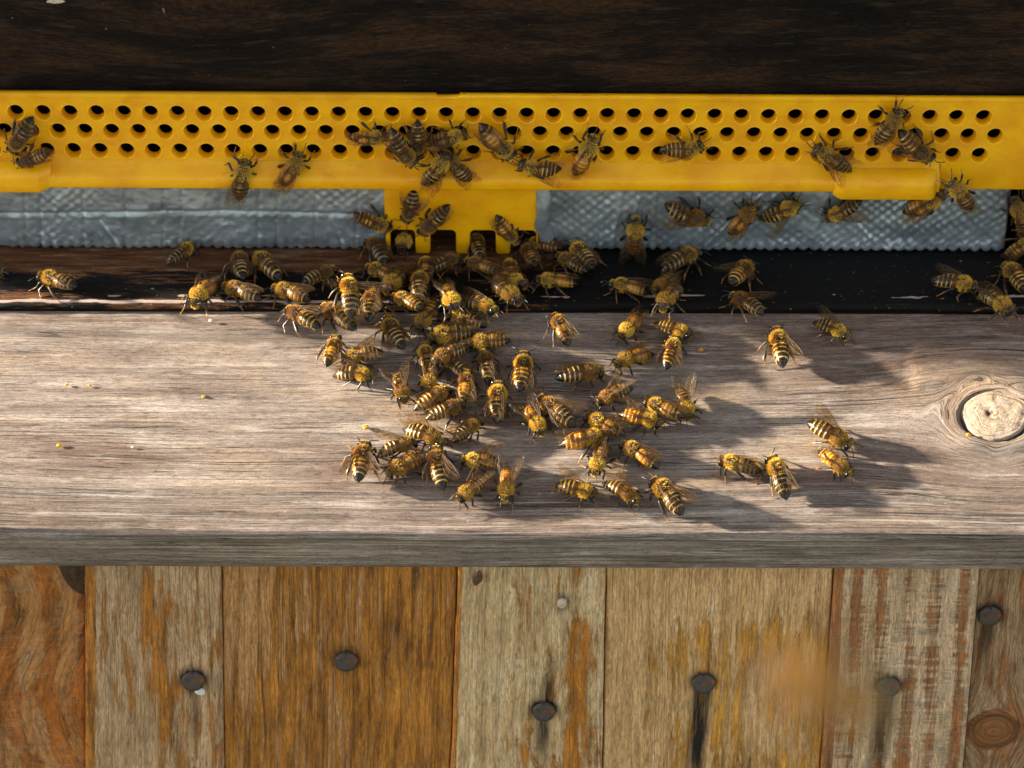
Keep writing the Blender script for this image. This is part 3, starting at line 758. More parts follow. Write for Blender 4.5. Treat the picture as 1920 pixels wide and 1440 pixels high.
WK, WY, WZ = 1.0475, 29.6, -23.2         # size and place of the plank wall
def W(x, y, z): return (x * WK, y * WK + WY, z * WK + WZ)
wall_planks = []
for pi, (lt, lb, rt, rb, fy, mt) in enumerate(PK):
    if mt is None: mt = PK[1][5]
    zs = np.concatenate([np.arange(-14.1, -104, -0.9), [-110, -130, -180, -230, -285]])
    ww = (rt - lt)
    e = [0, .12, .3, .6, 1.0, 1.6]
    inner = np.arange(2.4, ww - 2.0, 0.8)
    us = np.concatenate([[0], e, inner, [ww - v for v in e[::-1]], [ww]])
    k = np.clip((-19.2 - zs) / 75.6, 0, 1.35)
    T = us / ww
    L = lt + (lb - lt) * k; Rr = rt + (rb - rt) * k
    X = L[None, :] + (Rr - L)[None, :] * T[:, None]
    Zg = np.tile(zs, (len(us), 1))
    dist = np.minimum(us, ww - us)
    Y = np.full_like(X, fy) + (0.9 * (1 - np.sqrt(np.clip(1 - (1 - np.clip(dist / 1.0, 0, 1)) ** 2, 0, 1))))[:, None]
    Y[0, :] = fy + 18; Y[-1, :] = fy + 18
    jit = 0.5 * (fbm(np.full_like(zs, pi * 3.1), zs * 0.15, 3) - 0.5); X[:3, :] += jit; X[-3:, :] += jit * 0.5
    ul = us[:, None] + 0 * X
    V = ul + 3.0 * (fbm(X * 0.03 + pi * 7, Zg * 0.012, 3) - 0.5) + 0.9 * (fbm(X * 0.08, Zg * 0.05 + pi, 2) - 0.5)
    V = V + pi * 37
    wear = np.zeros_like(X); stain = np.zeros_like(X)
    chamfer = -0.45 * smooth({1: 3.0, 3: 1.6, 5: 3.4}.get(pi, 0.2), {1: 2.0, 3: 0.8, 5: 2.0}.get(pi, 0.1), ul)
    if pi == 0:      # cathedral grain on the left plank
        V = 0.55 * np.hypot((X + 176) * 0.9 + 5 * np.sin(Zg * 0.075 + 0.6), (Zg + 40) * 0.38) + 1.2 * fbm(X * .1, Zg * .05)
        wear = 0.09 * np.sin((X + 0.10 * Zg) * 0.55 + 2.4 * np.sin(Zg * 0.06))
        stain = np.maximum(stain, 0.5 * np.exp(-((np.abs(X + 152) - 0.2) / 0.5) ** 2) * smooth(-13, -20, Zg))
    if pi == 1:
        wear = 0.10 * smooth(-55, -92, Zg) * smooth(-100, -124, X) + 0.05 * smooth(-40, -20, Zg) - 0.12 * np.exp(-((X + 103 + 0.08 * (Zg + 50)) / 3.0) ** 2)
    if pi == 2:
        wear = 0.16 * smooth(-62, -80, X) * smooth(-80, -40, Zg) - 0.06 * smooth(-50, -35, X)
    if pi == 3:
        wear = 0.06 * smooth(8, -8, X) - 0.17 * np.exp(-((X - 20 - 0.03 * (Zg + 60)) / 4.2) ** 2) * smooth(-30, -45, Zg) + 0.05
        stain = np.maximum(stain, 0.9 * np.exp(-((X - 14.7) / 2.2) ** 2 - ((Zg + 30.8) / 3.4) ** 4) * 0.8)
    if pi == 4:
        wear = 0.14 * smooth(-45, -25, Zg) + 0.09 * smooth(52, 35, X) - 0.035
    if pi == 5:
        wear = 0.115 * np.sin((X - 92) * 0.82 + 0.035 * (Zg + 20) + 0.7 * np.sin(Zg * 0.03)) + 0.16 * (fbm(X * .25, Zg * .12, 3) - .5)
    if pi == 6:
        kx, kz = 143.3, -80.4
        rr = np.hypot((X - kx) / 7.5, (Zg - kz) / 7.0)
        V = V + (X - kx) * (-0.8 * np.exp(-(rr / 2.0) ** 2)) * 1.0
        V = np.where(rr < 1, V[0, 0] + rr * 9, V)
        wear = -0.25 * smooth(1.25, 0.9, rr)
        stain = np.maximum(stain, 0.75 * np.exp(-((rr - 1) / 0.08) ** 2) * smooth(-0.4, 0.9, (X - kx) / 7.5 - (Zg - kz) / 7))
        Y = Y - 0.8 * np.exp(-rr ** 2)
    for (ni, nx, nz, (a1, r1, s1, p1), (w2, len2, s2, dr)) in NAILS:
        if ni != pi: continue
        rn = np.hypot(X - nx, Zg - nz)
        stain = np.maximum(stain, s1 * np.exp(-(np.maximum(rn - 3.2, 0) / a1) ** 1.2))
        dz = Zg - nz
        jx = 0.8 * (fbm(X * 0 + nx, Zg * 0.08, 3) - 0.5)
        wsh = np.exp(-(np.abs(X - nx - jx - 0.04 * dz) / (w2 * 0.75)) ** 4)
        if dr <= 0: stain = np.maximum(stain, s2 * wsh * smooth(2, -3, dz) * smooth(-len2, -len2 * 0.35, dz))
        if dr >= 0: stain = np.maximum(stain, s2 * np.exp(-((X - nx - 0.12 * dz) / (w2 * 0.7)) ** 2) * smooth(-2, 3, dz) * smooth(len2, len2 * .2, dz))
    wear = wear + chamfer
    rel = 0.55 * (fbm(V * 0.55, Zg * 0.012 + pi, 3) - 0.5) + 0.3 * (fbm(V * 1.4, Zg * 0.03, 2) - 0.5)
    rel = rel * (1.7 if pi == 3 else 1.0)
    Y[1:-1, :] -= 1.4 * rel[1:-1, :]
    co = np.stack([X * WK, Y * WK + WY, Zg * WK + WZ], -1).reshape(-1, 3)
    me = mk("plank", co, grid_faces(len(us), len(zs), False), [mt], uv=np.stack([Zg, V], -1).reshape(-1, 2), attrs={"wear": wear, "stain": np.clip(stain, 0, 1)})
    wall_planks.append(ob("plank", me, stand, (0, -20, 330)))
PLAB = ["orange brown plank with wavy grain at the left end", "proud grey plank with orange streaks", "wide orange plank with fine dark grain", "cream plank with peeling ridges and an orange stripe",
        "wide tan plank with flaking orange surface", "grey plank striped brown with saw marks", "dark plank with a knot", None, None, None]
for o, l in zip(wall_planks, PLAB):
    if l: o["label"] = l
for sx in (-296.0, 213.0):
    ob("side_board", box_me("side_board", sx, sx + 16, 62, 520, -329.5, -30, PK[1][5]), stand, (0, -20, 330))
def nail_mesh():
    prof = [(0.0, 0.55), (1.2, 0.58), (2.4, 0.62), (3.0, 0.55), (3.35, 0.15), (3.42, -0.3), (3.2, -0.7), (1.4, -0.9), (1.3, -6)]
    vs, fs = [], []; N = 28
    for r_, h in prof:
        for j in range(N):
            a = 2 * math.pi * j / N; w = 1 + 0.03 * math.sin(2 * a + 1) + 0.02 * math.sin(5 * a)
            vs.append((r_ * w * math.cos(a), -h - (0.04 * math.sin(3 * a) * r_ / 3.4), r_ * w * math.sin(a)))
    for i in range(len(prof) - 1):
        for j in range(N): fs.append([i * N + j, (i + 1) * N + j, (i + 1) * N + (j + 1) % N, i * N + (j + 1) % N])
    return mk("nail", vs, fs, [M_RUST])
NM = nail_mesh()
rn_ = random.Random(3)
for ni, nx, nz, *_ in NAILS:
    ob("nail", NM, wall_planks[ni], W(nx, PK[ni][4] - 1.0, nz), (rn_.uniform(-.42, -.28), 0, rn_.uniform(-.12, .12)))
# dark round knot end at the top of the left plank
def end_knot():
    vs, fs = [(0, -0.5, 0)], []; N = 36
    for i, (r_, h) in enumerate(((0.35, .5), (.7, .45), (.93, .3), (1.0, 0.0), (1.0, -1.0))):
        for j in range(N):
            a = 2 * math.pi * j / N; w = 1 + .04 * math.sin(3 * a)
            vs.append((6.0 * r_ * w * math.cos(a), -h + 0.25 * math.sin(4 * a + i), 13.0 * r_ * w * math.sin(a)))
    for j in range(N): fs.append([0, 1 + j, 1 + (j + 1) % N])
    for i in range(4):
        for j in range(N): fs.append([1 + i * N + j, 1 + (i + 1) * N + j, 1 + (i + 1) * N + (j + 1) % N, 1 + i * N + (j + 1) % N])
    return mk("knot", vs, fs, [simple("dark_bark_knot", (0.055, 0.025, 0.010), 0.7, 0.8, 0.6, 0.8)])
tag(ob("knot", end_knot(), wall_planks[0], W(-123.6, 11.4, -18.0)), "dark brown knot beside the proud grey plank")
def chip(name, w, h, d, m, seed, parent=None, loc=(0, 0, 0), rot=(0, 0, 0)):
    rr = random.Random(seed); vs = []; N = 7
    ring = [(math.cos(2 * math.pi * j / N) * w * rr.uniform(.75, 1.1), math.sin(2 * math.pi * j / N) * h * rr.uniform(.75, 1.1)) for j in range(N)]
    for y, s_ in ((0.2 * d, 1.0), (-0.6 * d, 0.95), (-d, 0.6)):
        vs += [(x * s_, y + rr.uniform(-.12, .12) * d, z * s_) for x, z in ring]
    fs = [[i * N + j, i * N + (j + 1) % N, (i + 1) * N + (j + 1) % N, (i + 1) * N + j] for i in range(2) for j in range(N)]
    fs += [list(range(N))[::-1], list(range(2 * N, 3 * N))]
    return ob(name, mk(name, vs, fs, [m], shade=False), parent, loc, rot)
M_PALE = simple("pale_splinter", (0.55, 0.45, 0.36), 0.6, 1.5)
M_WHITE = simple("white_chip", (0.75, 0.74, 0.70), 0.5, 1.5, 0.1)
M_HUSK = simple("brown_husk", (0.10, 0.05, 0.03), 0.35, 0.8)
chip("wood_plug", 1.7, 2.6, 0.9, M_PALE, 4, wall_planks[3], W(14.7, 8.0, -31.0), (0.2, 0.1, 0.1))
tag(chip("white_chip", 1.9, 1.5, 0.8, M_WHITE, 9, None, W(-91.0, 7.3, -64.2), (0.1, 0.5, 0.2)), "small white chip stuck below the nail of the grey streaked plank", "chip")
def husk():
    vs, fs = [], []; N = 10
    for i in range(9):
        t = i / 8; r_ = 1.5 * math.sin(math.pi * (0.06 + 0.9 * t)) ** 0.8
        for j in range(N):
            a = 2 * math.pi * j / N; vs.append((r_ * math.cos(a), 0.55 * r_ * math.sin(a), 5.6 * (t - .5)))
    for i in range(8):
        for j in range(N): fs.append([i * N + j, i * N + (j + 1) % N, (i + 1) * N + (j + 1) % N, (i + 1) * N + j])
    fs += [list(range(N))[::-1], list(range(8 * N, 9 * N))]
    return mk("seed_husk", vs, fs, [M_HUSK])
tag(ob("seed_husk", husk(), None, W(-9.6, 6.9, -21.0), (0, 0.25, 0)), "brown pointed seed husk hanging under the board on the cream plank", "seed husk")
tag(chip("paper_scrap", 3.2, 0.8, 0.25, M_PALE, 12, None, (-137.5, 142.7, 91.0), (0.02, 0, 0)), "pale scrap at the upper edge of the dark hive wall", "scrap")

M_POLLEN = simple("yellow_pollen", (0.55, 0.30, 0.02), 0.8, 2.0)
M_LICHEN = simple("pale_crumb", (0.70, 0.62, 0.45), 0.8, 2.0)
CR = [(-135.0, 57.6, .7, 0, "tiny yellow crumb, left of a close pair on the left half of the board"), (-128.0, 57.2, .7, 0, "tiny yellow crumb, right of a close pair on the left half of the board"),
      (-93.1, 53.1, .9, 0, "flat yellow crumb beside a dark scar on the left half of the board"), (-134.6, 34.0, 1.1, 0, "round mustard crumb alone near the left picture edge of the board"),
      (-93.2, 83.6, .8, 1, "pale crumb high on the left half of the board near the ledge"), (-43.7, 41.3, 1.2, 0, "brown yellow crumb left of the sunlit bee cluster"),
      (57.7, 72.5, 1.2, 0, "long orange crumb between two golden bees on the upper board"), (-112.8, 33.4, .7, 1, "whitish crumb on the lower left of the board above a dark ridge"),
      (136.2, 38.2, 1.0, 0, "yellow crumb in the cleft at the lower side of the knot")]
def crumb_mesh(seed):
    import bmesh
    bm = bmesh.new(); bmesh.ops.create_icosphere(bm, subdivisions=2, radius=1.0)
    rr = random.Random(seed)
    for v in bm.verts: v.co *= rr.uniform(.75, 1.2)
    bm.verts.index_update()
    v = [(x.co.x * 1.3, x.co.y, x.co.z * .55) for x in bm.verts]; f = [[q.index for q in x.verts] for x in bm.faces]; bm.free()
    return v, f
for i, (x, y, s_, t, lab) in enumerate(CR):
    v, f = crumb_mesh(i)
    o = ob("pollen_crumb", mk("pollen_crumb", np.array(v) * s_ * 0.62, f, [M_LICHEN if t else M_POLLEN], shade=False), None, (0, 0, 0))
    h_ = 0.5 + (1.4 if x > 130 else 0)
    o.location = Vector((x, HINGE_Y + (y - 87.5) * math.cos(TILT) - h_ * math.sin(TILT), (y - 87.5) * math.sin(TILT) + h_ * math.cos(TILT))) * MM
    o.rotation_euler = (TILT, 0, 0)
    tag(o, lab, "crumb", "crumbs lying on the landing board")

# ------------------------------------------------------------------ honey bees
M_FUR = mat_fur("bee_fur", (0.38, 0.165, 0.007), (0.90, 0.61, 0.05))
M_HIDE = simple("bee_thorax_hide", (0.045, 0.022, 0.006), 0.6, 2.0)
M_SKIN = mat_tint("bee_cuticle", 0.30, rnd=True)
M_LEG = mat_tint("bee_leg", 0.38, rnd=False)
M_EYE = simple("bee_eye", (0.012, 0.009, 0.008), 0.14, 2.0, 0.2, 0.05)
M_WING = mat_wing()
M_VEIN = simple("bee_wing_vein", (0.10, 0.05, 0.02), 0.4, 2.0)
M_ANT = simple("bee_antenna", (0.025, 0.016, 0.010), 0.4, 2.0)
DARK = np.array((0.016, 0.009, 0.005)); BLACK = np.array((0.007, 0.005, 0.004)); TAN = np.array((0.72, 0.47, 0.085)); CREAM = np.array((0.80, 0.60, 0.21)); AMBER = np.array((0.38, 0.155, 0.016))

def rings_faces(n, N, close=True):
    fs = [[i * N + j, i * N + (j + 1) % N, (i + 1) * N + (j + 1) % N, (i + 1) * N + j] for i in range(n - 1) for j in range(N)]
    if close: fs += [list(range(N))[::-1], list(range((n - 1) * N, n * N))]
    return fs
def spikes(vs, fs, mi, pts, nrm, length, width, rr, back=(-0.55, 0, 0.1), mat=1):
    for p, nn in zip(pts, nrm):
        nn = Vector(nn); d = (nn + Vector(back) + Vector((rr.uniform(-.4, .4), rr.uniform(-.4, .4), rr.uniform(-.4, .4)))).normalized()
        t = d.cross(Vector((rr.uniform(-1, 1), rr.uniform(-1, 1), rr.uniform(-1, 1)))).normalized()
        l = length * rr.uniform(.6, 1.2); b = len(vs); p = Vector(p) - nn * 0.08
        vs += [tuple(p + t * width), tuple(p - t * width), tuple(p + d * l)]
        fs.append([b, b + 1, b + 2]); mi.append(mat)
def ellipsoid(c, r, nu=14, nv=18, fn=None):
    vs = []
    for i in range(nu):
        th = math.pi * (0.02 + 0.96 * i / (nu - 1))
        for j in range(nv):
            ph = 2 * math.pi * j / nv
            d = (math.cos(th), math.sin(th) * math.cos(ph), math.sin(th) * math.sin(ph))
            p = [c[k] + r[k] * d[k] for k in range(3)]
            vs.append(fn(p, d) if fn else tuple(p))
    return vs, [f[::-1] for f in rings_faces(nu, nv)]

def thorax_mesh(seed):
    rr = random.Random(seed)
    vs, fs = ellipsoid((0.05, 0, 0), (2.1, 1.85, 1.75)); mi = [0] * len(fs)
    v2, f2 = ellipsoid((-1.35, 0, 0.85), (0.7, 1.15, 0.6), 8, 12); b = len(vs); vs += v2; fs += [[q + b for q in f] for f in f2]; mi += [0] * len(f2)
    v2, f2 = ellipsoid((1.9, 0, -0.1), (0.8, 0.7, 0.7), 8, 10); b = len(vs); vs += v2; fs += [[q + b for q in f] for f in f2]; mi += [0] * len(f2)
    col = [tuple(DARK * (1.0 if v[2] > 1.3 and abs(v[0]) < 1.2 else 1.3)) for v in vs]
    pts, nn = [], []
    while len(pts) < 2600:
        d = Vector((rr.gauss(0, 1), rr.gauss(0, 1), rr.gauss(0, 1))).normalized()
        bald = d.z > 0.82 and abs(d.x + 0.05) < 0.45
        if bald and rr.random() < 0.75: continue
        p = (0.05 + 2.1 * d.x, 1.85 * d.y, 1.75 * d.z)
        pts.append(p); nn.append(Vector((d.x / 2.15, d.y / 1.95, d.z / 1.75)).normalized())
    n0 = len(vs)
    spikes(vs, fs, mi, pts, nn, 0.70, 0.075, rr)
    col += [tuple(TAN)] * (len(vs) - n0)
    return mk("thorax", vs, fs, [M_HIDE, M_FUR], midx=mi, col=np.array(col))

def abdomen_mesh(seed, amber, light, droop):
    rr = random.Random(seed)
    N = 22; segs = [0, .16, .34, .52, .69, .85, 1.0]
    ts = sorted(set([round(t, 4) for s0, s1 in zip(segs[:-1], segs[1:]) for t in list(np.linspace(s0, s1 - 1e-3, 8))] + [1.0]))
    vs, col = [], []
    lc = light
    pts, nn = [], []
    for t in ts:
        k = max(i for i in range(6) if t >= segs[i] - 1e-6); tau = (t - segs[k]) / (segs[k + 1] - segs[k])
        base = 2.16 * (math.sin(math.pi * min(1, (0.16 + 0.84 * t) ** 0.80)) ** 0.62 if t < 1 else 0.12)
        base = max(base, 0.22)
        r = base * (1 + 0.055 * (tau - 0.6))
        x = -0.2 - 6.7 * t; z = 0.1 - droop * t ** 1.8
        for j in range(N):
            a = 2 * math.pi * j / N
            sgn = math.sin(a)
            vs.append((x, r * math.cos(a), z + r * sgn * 0.90))
            if k == 0: c = AMBER * (0.8 if amber > .5 else 0.35)
            elif k == 5: c = BLACK
            else:
                band = max(0.0, 1 - abs(tau - 0.12) / 0.19) if k >= 1 else 0
                dk = AMBER * amber * (1.0 if k < 3 else 0.35) + DARK * (1 - amber) if k < 4 else BLACK
                if k <= 1 and amber > .3: dk = AMBER * 0.9
                edge = 0.35 if tau > 0.9 else 0
                c = dk * (1 - band) + lc * band
                c = c * (1 - edge) + AMBER * 0.5 * edge
                if sgn < -0.3: c = c * 0.5 + lc * 0.28
            col.append(tuple(c))
            if (k == 0 or (1 <= k <= 4 and 0.02 < tau < 0.3)) and rr.random() < 0.8:
                n_ = Vector((0.0, math.cos(a), sgn)); pts += [vs[-1]] * 2; nn += [n_] * 2
    fs = [f[::-1] for f in rings_faces(len(ts), N)]; mi = [0] * len(fs); n0 = len(vs)
    fs = [f[::-1] for f in fs]
    pts = [(p[0] + rr.uniform(-.2, .2), p[1], p[2]) for p in pts]
    spikes(vs, fs, mi, pts, nn, 0.36, 0.06, rr, (-1.3, 0, 0))
    col += [tuple(lc)] * (len(vs) - n0)
    return mk("abdomen", vs, fs, [M_SKIN, M_FUR], midx=mi, col=np.array(col))

def head_mesh(seed):
    rr = random.Random(seed)
    def shp(p, d):
        x, y, z = p
        lo = max(0, -(z + 0.1)) / 1.4
        return (x + 0.35 * lo, y * (1 - 0.42 * lo), z)
    vs, fs = ellipsoid((0.95, 0, -0.25), (0.85, 1.72, 1.5), 12, 18, shp); mi = [0] * len(fs)
    for s in (-1, 1):
        v2, f2 = ellipsoid((1.35, 0.28 * s, -1.75), (0.25, 0.3, 0.45), 6, 8); b = len(vs); vs += v2; fs += [[q + b for q in f] for f in f2]; mi += [0] * len(f2)
    col = [tuple(BLACK * 1.6 if v[2] > -0.9 else AMBER * 0.6) for v in vs]
    pts, nn = [], []
    while len(pts) < 700:
        d = Vector((rr.gauss(0, 1), rr.gauss(0, 1), rr.gauss(0, 1))).normalized()
        if abs(d.y) > 0.72: continue
        p = shp((0.95 + 0.85 * d.x, 1.72 * d.y, -0.25 + 1.5 * d.z), d); pts.append(p); nn.append(d)
    n0 = len(vs); spikes(vs, fs, mi, pts, nn, 0.34, 0.06, rr, (0.1, 0, 0))
    col += [tuple(TAN)] * (len(vs) - n0)
    return mk("head", vs, fs, [M_SKIN, M_FUR], midx=mi, col=np.array(col))
def eye_mesh(s):
    v, f = ellipsoid((0, 0, 0), (0.58, 0.50, 1.12), 10, 14)
    return mk("eye", [(x + 0.12 * z * 0, y + s * -0.10 * z, z) for x, y, z in v], f, [M_EYE])
def tube(pts, rad, N=7):
    vs = []; P = [Vector(p) for p in pts]
    for i, p in enumerate(P):
        d = (P[min(i + 1, len(P) - 1)] - P[max(i - 1, 0)]).normalized()
        u = d.cross(Vector((0.31, 0.2, 0.93))).normalized(); w = d.cross(u)
        r = rad[i]; ru, rw = (r if isinstance(r, tuple) else (r, r))
        for j in range(N):
            a = 2 * math.pi * j / N; vs.append(tuple(p + u * (ru * math.cos(a)) + w * (rw * math.sin(a))))
    return vs, rings_faces(len(P), N)
def antenna_mesh(s, k):
    e = ((2.2, 1.05, 0.5), (2.0, 1.5, 0.9), (2.3, .8, 0.2))[k]; t = ((4.0, 1.7, -0.9), (3.4, 3.0, 0.2), (4.6, .9, -0.2))[k]
    p0 = Vector((0, 0, 0)); b = Vector((1.75, 0.38, -0.2)); p1 = Vector((e[0], e[1], e[2])) - b; p2 = Vector(t) - b
    pts = [p0, p1 * 0.5, p1, p1 + (p2 - p1) * 0.35 + Vector((0, .05, .12)), p1 + (p2 - p1) * 0.7 + Vector((0, .05, .1)), p2]
    v, f = tube([(p.x, p.y * s, p.z) for p in pts], [.12, .10, .13, .12, .13, .08], 6)
    return mk("antenna", v, f, [M_ANT])
def leg_mesh(kind, s, var):
    rr = random.Random(kind * 31 + var * 7 + (s > 0))
    J = {0: [(1.0, .9, 1.6), (2.2, 2.0, 2.6), (3.1, 2.5, 1.0), (4.0, 2.7, 0.1)], 1: [(0, 1.0, 1.5), (.3, 2.8, 2.6), (0.0, 3.7, .9), (-.4, 4.6, .1)], 2: [(-.9, .9, 1.6), (-2.0, 2.4, 2.7), (-3.8, 3.2, 1.2), (-5.2, 3.6, .1)]}[kind]
    J = [Vector(j) for j in J]; c = J[0].copy()
    for q in (1, 2, 3):
        J[q] += Vector((rr.uniform(-.7, .7), rr.uniform(-.5, .6), rr.uniform(-.25, .3) if q < 3 else 0))
    J = [Vector((j.x - c.x, (j.y - c.y) * s, j.z - c.z)) for j in J]
    L = lambda a, b, t: a + (b - a) * t
    w = (0.50 if kind == 2 else 0.33)
    pts = [J[0], L(J[0], J[1], .4), L(J[0], J[1], .9), J[1], L(J[1], J[2], .15), L(J[1], J[2], .7), J[2], L(J[2], J[3], .12), L(J[2], J[3], .45), L(J[2], J[3], .55), J[3], J[3] + (J[3] - J[2]).normalized() * .5 + Vector((0, 0, 0.05))]
    rad = [.30, .38, .27, .20, .25, (w, .24), (w * .9, .2), (w * .75 if kind == 2 else .22, .2), (.24 if kind == 2 else .17, .15), .12, .10, .13]
    v, f = tube([tuple(p) for p in pts], rad, 7)
    col = []
    for i in range(len(pts)): col += [tuple(DARK * 0.9 if i < 7 else (AMBER * .45 + DARK * .4 if i < 9 else AMBER * .8))] * 7
    mi = [0] * len(f)
    hp, hn = [], []
    for _ in range(70):
        q = rr.randrange(1, 8); a = rr.random(); p = L(pts[q], pts[q + 1], a); n_ = Vector((rr.gauss(0, 1), rr.gauss(0, 1), rr.gauss(0, 1))).normalized()
        hp.append(tuple(p + n_ * .2)); hn.append(n_)
    n0 = len(v); spikes(v, f, mi, hp, hn, 0.3, 0.035, rr, (-.3, 0, -.3)); col += [tuple(TAN * .7)] * (len(v) - n0)
    return mk("leg", v, f, [M_LEG, M_FUR], midx=mi, col=np.array(col)), c
def wing_mesh(fore, s):
    L_ = 9.3 if fore else 6.4; W_ = 2.9 if fore else 1.9
    n, m = 18, 7
    def edge(t):
        le = 0.30 * math.sin(math.pi * min(1, t * 1.02)) + 0.1
        te = -W_ * (math.sin(math.pi * (0.06 + 0.90 * t) ** (1.25 if fore else 1.0)) ** 0.75)
        if t > 0.93: q = (t - .93) / .07; le = le * (1 - q) - 0.9 * q * (W_ / 2.9); te = te * (1 - q) - 0.9 * q * (W_ / 2.9)
        return le, te
    vs = []
    def P(t, c, up=0.0):
        le, te = edge(t); y = le + (te - le) * c
        z = 0.16 * math.sin(9 * c) * 0.25 + 0.30 * math.sin(math.pi * t) * (0.5 - c) + 0.05 * math.sin(20 * t + 5 * c) + up
        return (-L_ * t, y * s, z)
    for i in range(n):
        for j in range(m): vs.append(P(i / (n - 1), j / (m - 1)))
    fs = grid_faces(n, m, s < 0).tolist(); mi = [0] * len(fs)
    V = [[(0, .05), (.3, .03), (.6, .02), (.95, .02)], [(0, .15), (.25, .2), (.5, .22), (.62, .08)], [(0.02, .3), (.3, .42), (.5, .45), (.72, .35), (.9, .3)], [(0.05, .5), (.25, .68), (.45, .75), (.6, .8)], [(.5, .22), (.52, .45), (.45, .75)], [(.3, .42), (.28, .68)], [(.72, .08), (.72, .35), (.66, .6), (.7, .85)], [(.5, .45), (.66, .6)]]
    if not fore: V = V[:4]
    for line in V:
        q = []
        for (a, b) in zip(line[:-1], line[1:]):
            for k in range(4): q.append((a[0] + (b[0] - a[0]) * k / 4, a[1] + (b[1] - a[1]) * k / 4))
        q.append(line[-1])
        v2, f2 = tube([P(t, c, 0.0) for t, c in q], [.055] * len(q), 4); b0 = len(vs); vs += v2; fs += [[i + b0 for i in f] for f in f2]; mi += [1] * len(f2)
    return mk("wing", vs, fs, [M_WING, M_VEIN], midx=mi)

TH = [thorax_mesh(k) for k in range(2)]
AB = [abdomen_mesh(1, 0.10, CREAM, 0.9), abdomen_mesh(2, 0.60, TAN, 1.1), abdomen_mesh(3, 0.0, CREAM * .7, 1.5), abdomen_mesh(4, 0.30, TAN, 0.7), abdomen_mesh(5, 0.0, TAN * .45, 1.0), abdomen_mesh(6, 0.9, TAN * .8, 1.2), abdomen_mesh(7, 0.05, CREAM, 1.9)]
HD = head_mesh(5)
EYE = {s: eye_mesh(s) for s in (-1, 1)}
ANT = {(s, k): antenna_mesh(s, k) for s in (-1, 1) for k in range(3)}
LEG = {(kd, s, v): leg_mesh(kd, s, v) for kd in range(3) for s in (-1, 1) for v in range(4)}
WING = {(f, s): wing_mesh(f, s) for f in (0, 1) for s in (-1, 1)}
TILT_FLY = Matrix(((-0.93, 0.30, 0.20), (-0.30, -0.95, 0.05), (0.21, -0.01, 0.98))).transposed()
GROUPS = {'P': "bees crawling on the yellow strip", 'F': "bees crawling on the foil and the gate", 'S': "bees crowding on the black ledge", 'B': "bees walking on the landing board", 'A': "bees in flight", 'G': "bees in flight"}

def add_bee(rec, idx):
    surf, x, y, z, ang, s, pose, label = rec
    rr = random.Random(idx * 101 + 5)
    a = R(ang); c, sn = math.cos(a), math.sin(a)
    if surf == 'B': X, Z = Vector((c, sn * math.cos(TILT), sn * math.sin(TILT))), Vector((0, -math.sin(TILT), math.cos(TILT)))
    elif surf in 'SA': X, Z = Vector((c, sn, 0)), Vector((0, 0, 1))
    else: X, Z = Vector((c, 0, sn)), Vector((0, -1, 0))
    Y = Z.cross(X)
    root = thing("honey_bee", label, "bee", (0, 0, 0), GROUPS[surf])
    m = Matrix((X, Y, Z)).transposed().to_4x4()
    if surf == 'G': m = TILT_FLY.to_4x4()
    if surf == 'A': m = m @ Euler((0.25, -0.35, 0)).to_matrix().to_4x4()
    m = m @ Euler((rr.uniform(-.08, .08), rr.uniform(-.05, .05), 0)).to_matrix().to_4x4()
    m = Matrix.Translation(Vector((x, y, z)) * MM) @ m @ Matrix.Scale(s * rr.uniform(1.02, 1.10), 4)
    root.matrix_world = m
    to = ob("thorax", TH[idx % 2], root, (0, 0, 3.0))
    to.scale = (1, rr.uniform(1.02, 1.12), rr.uniform(1.0, 1.1))
    h = ob("head", HD, root, (1.85, 0, 2.95), (rr.uniform(-.15, .15), rr.uniform(-.05, .35), rr.uniform(-.3, .3)))
    for sd in (-1, 1):
        ob("eye", EYE[sd], h, (1.02, 1.32 * sd, -0.02), (0, 0, 0.25 * sd))
        ob("antenna", ANT[(sd, rr.randrange(3))], h, (1.75, 0.38 * sd, -0.2), (rr.uniform(-.2, .2), rr.uniform(-.3, .3), rr.uniform(-.35, .35)))
    ab = AB[rr.choice((0, 0, 1, 2, 3, 3, 4, 5, 6))]
    ao = ob("abdomen", ab, root, (-1.75, 0, 3.05), (0, rr.uniform(-.14, .12), rr.uniform(-.2, .2)))
    ao.scale = (rr.uniform(.92, 1.06), rr.uniform(.92, 1.06), rr.uniform(.92, 1.04))
    for kd in range(3):
        for sd in (-1, 1):
            lm, lc = LEG[(kd, sd, rr.randrange(4))]
            ob("leg", lm, root, (lc.x, lc.y * sd, lc.z), (0, 0, rr.uniform(-.22, .22)))
    if pose == 'f': yaw, pit, roll = rr.uniform(.02, .17), rr.uniform(-.03, .04), 0.22
    elif pose == 'v': yaw, pit, roll = rr.uniform(.28, .5), rr.uniform(.03, .15), 0.14
    else: yaw, pit, roll = rr.uniform(.2, .45), rr.uniform(.35, .6), 0.3
    if surf in 'AG': yaw, pit = 1.25, 0.45
    for sd in (-1, 1):
        yw = yaw + rr.uniform(-.1, .1); pt = pit + rr.uniform(-.05, .05)
        # wing lies along -X; turn outward (towards its own side) and up
        ob("wing", WING[(1, sd)], root, (0.0, 1.15 * sd, 4.75), (roll * sd, pt, -yw * sd))
        ob("wing", WING[(0, sd)], root, (-0.75, 1.2 * sd, 4.6), (roll * sd, pt * .9, -(yw + .12) * sd))
    return root

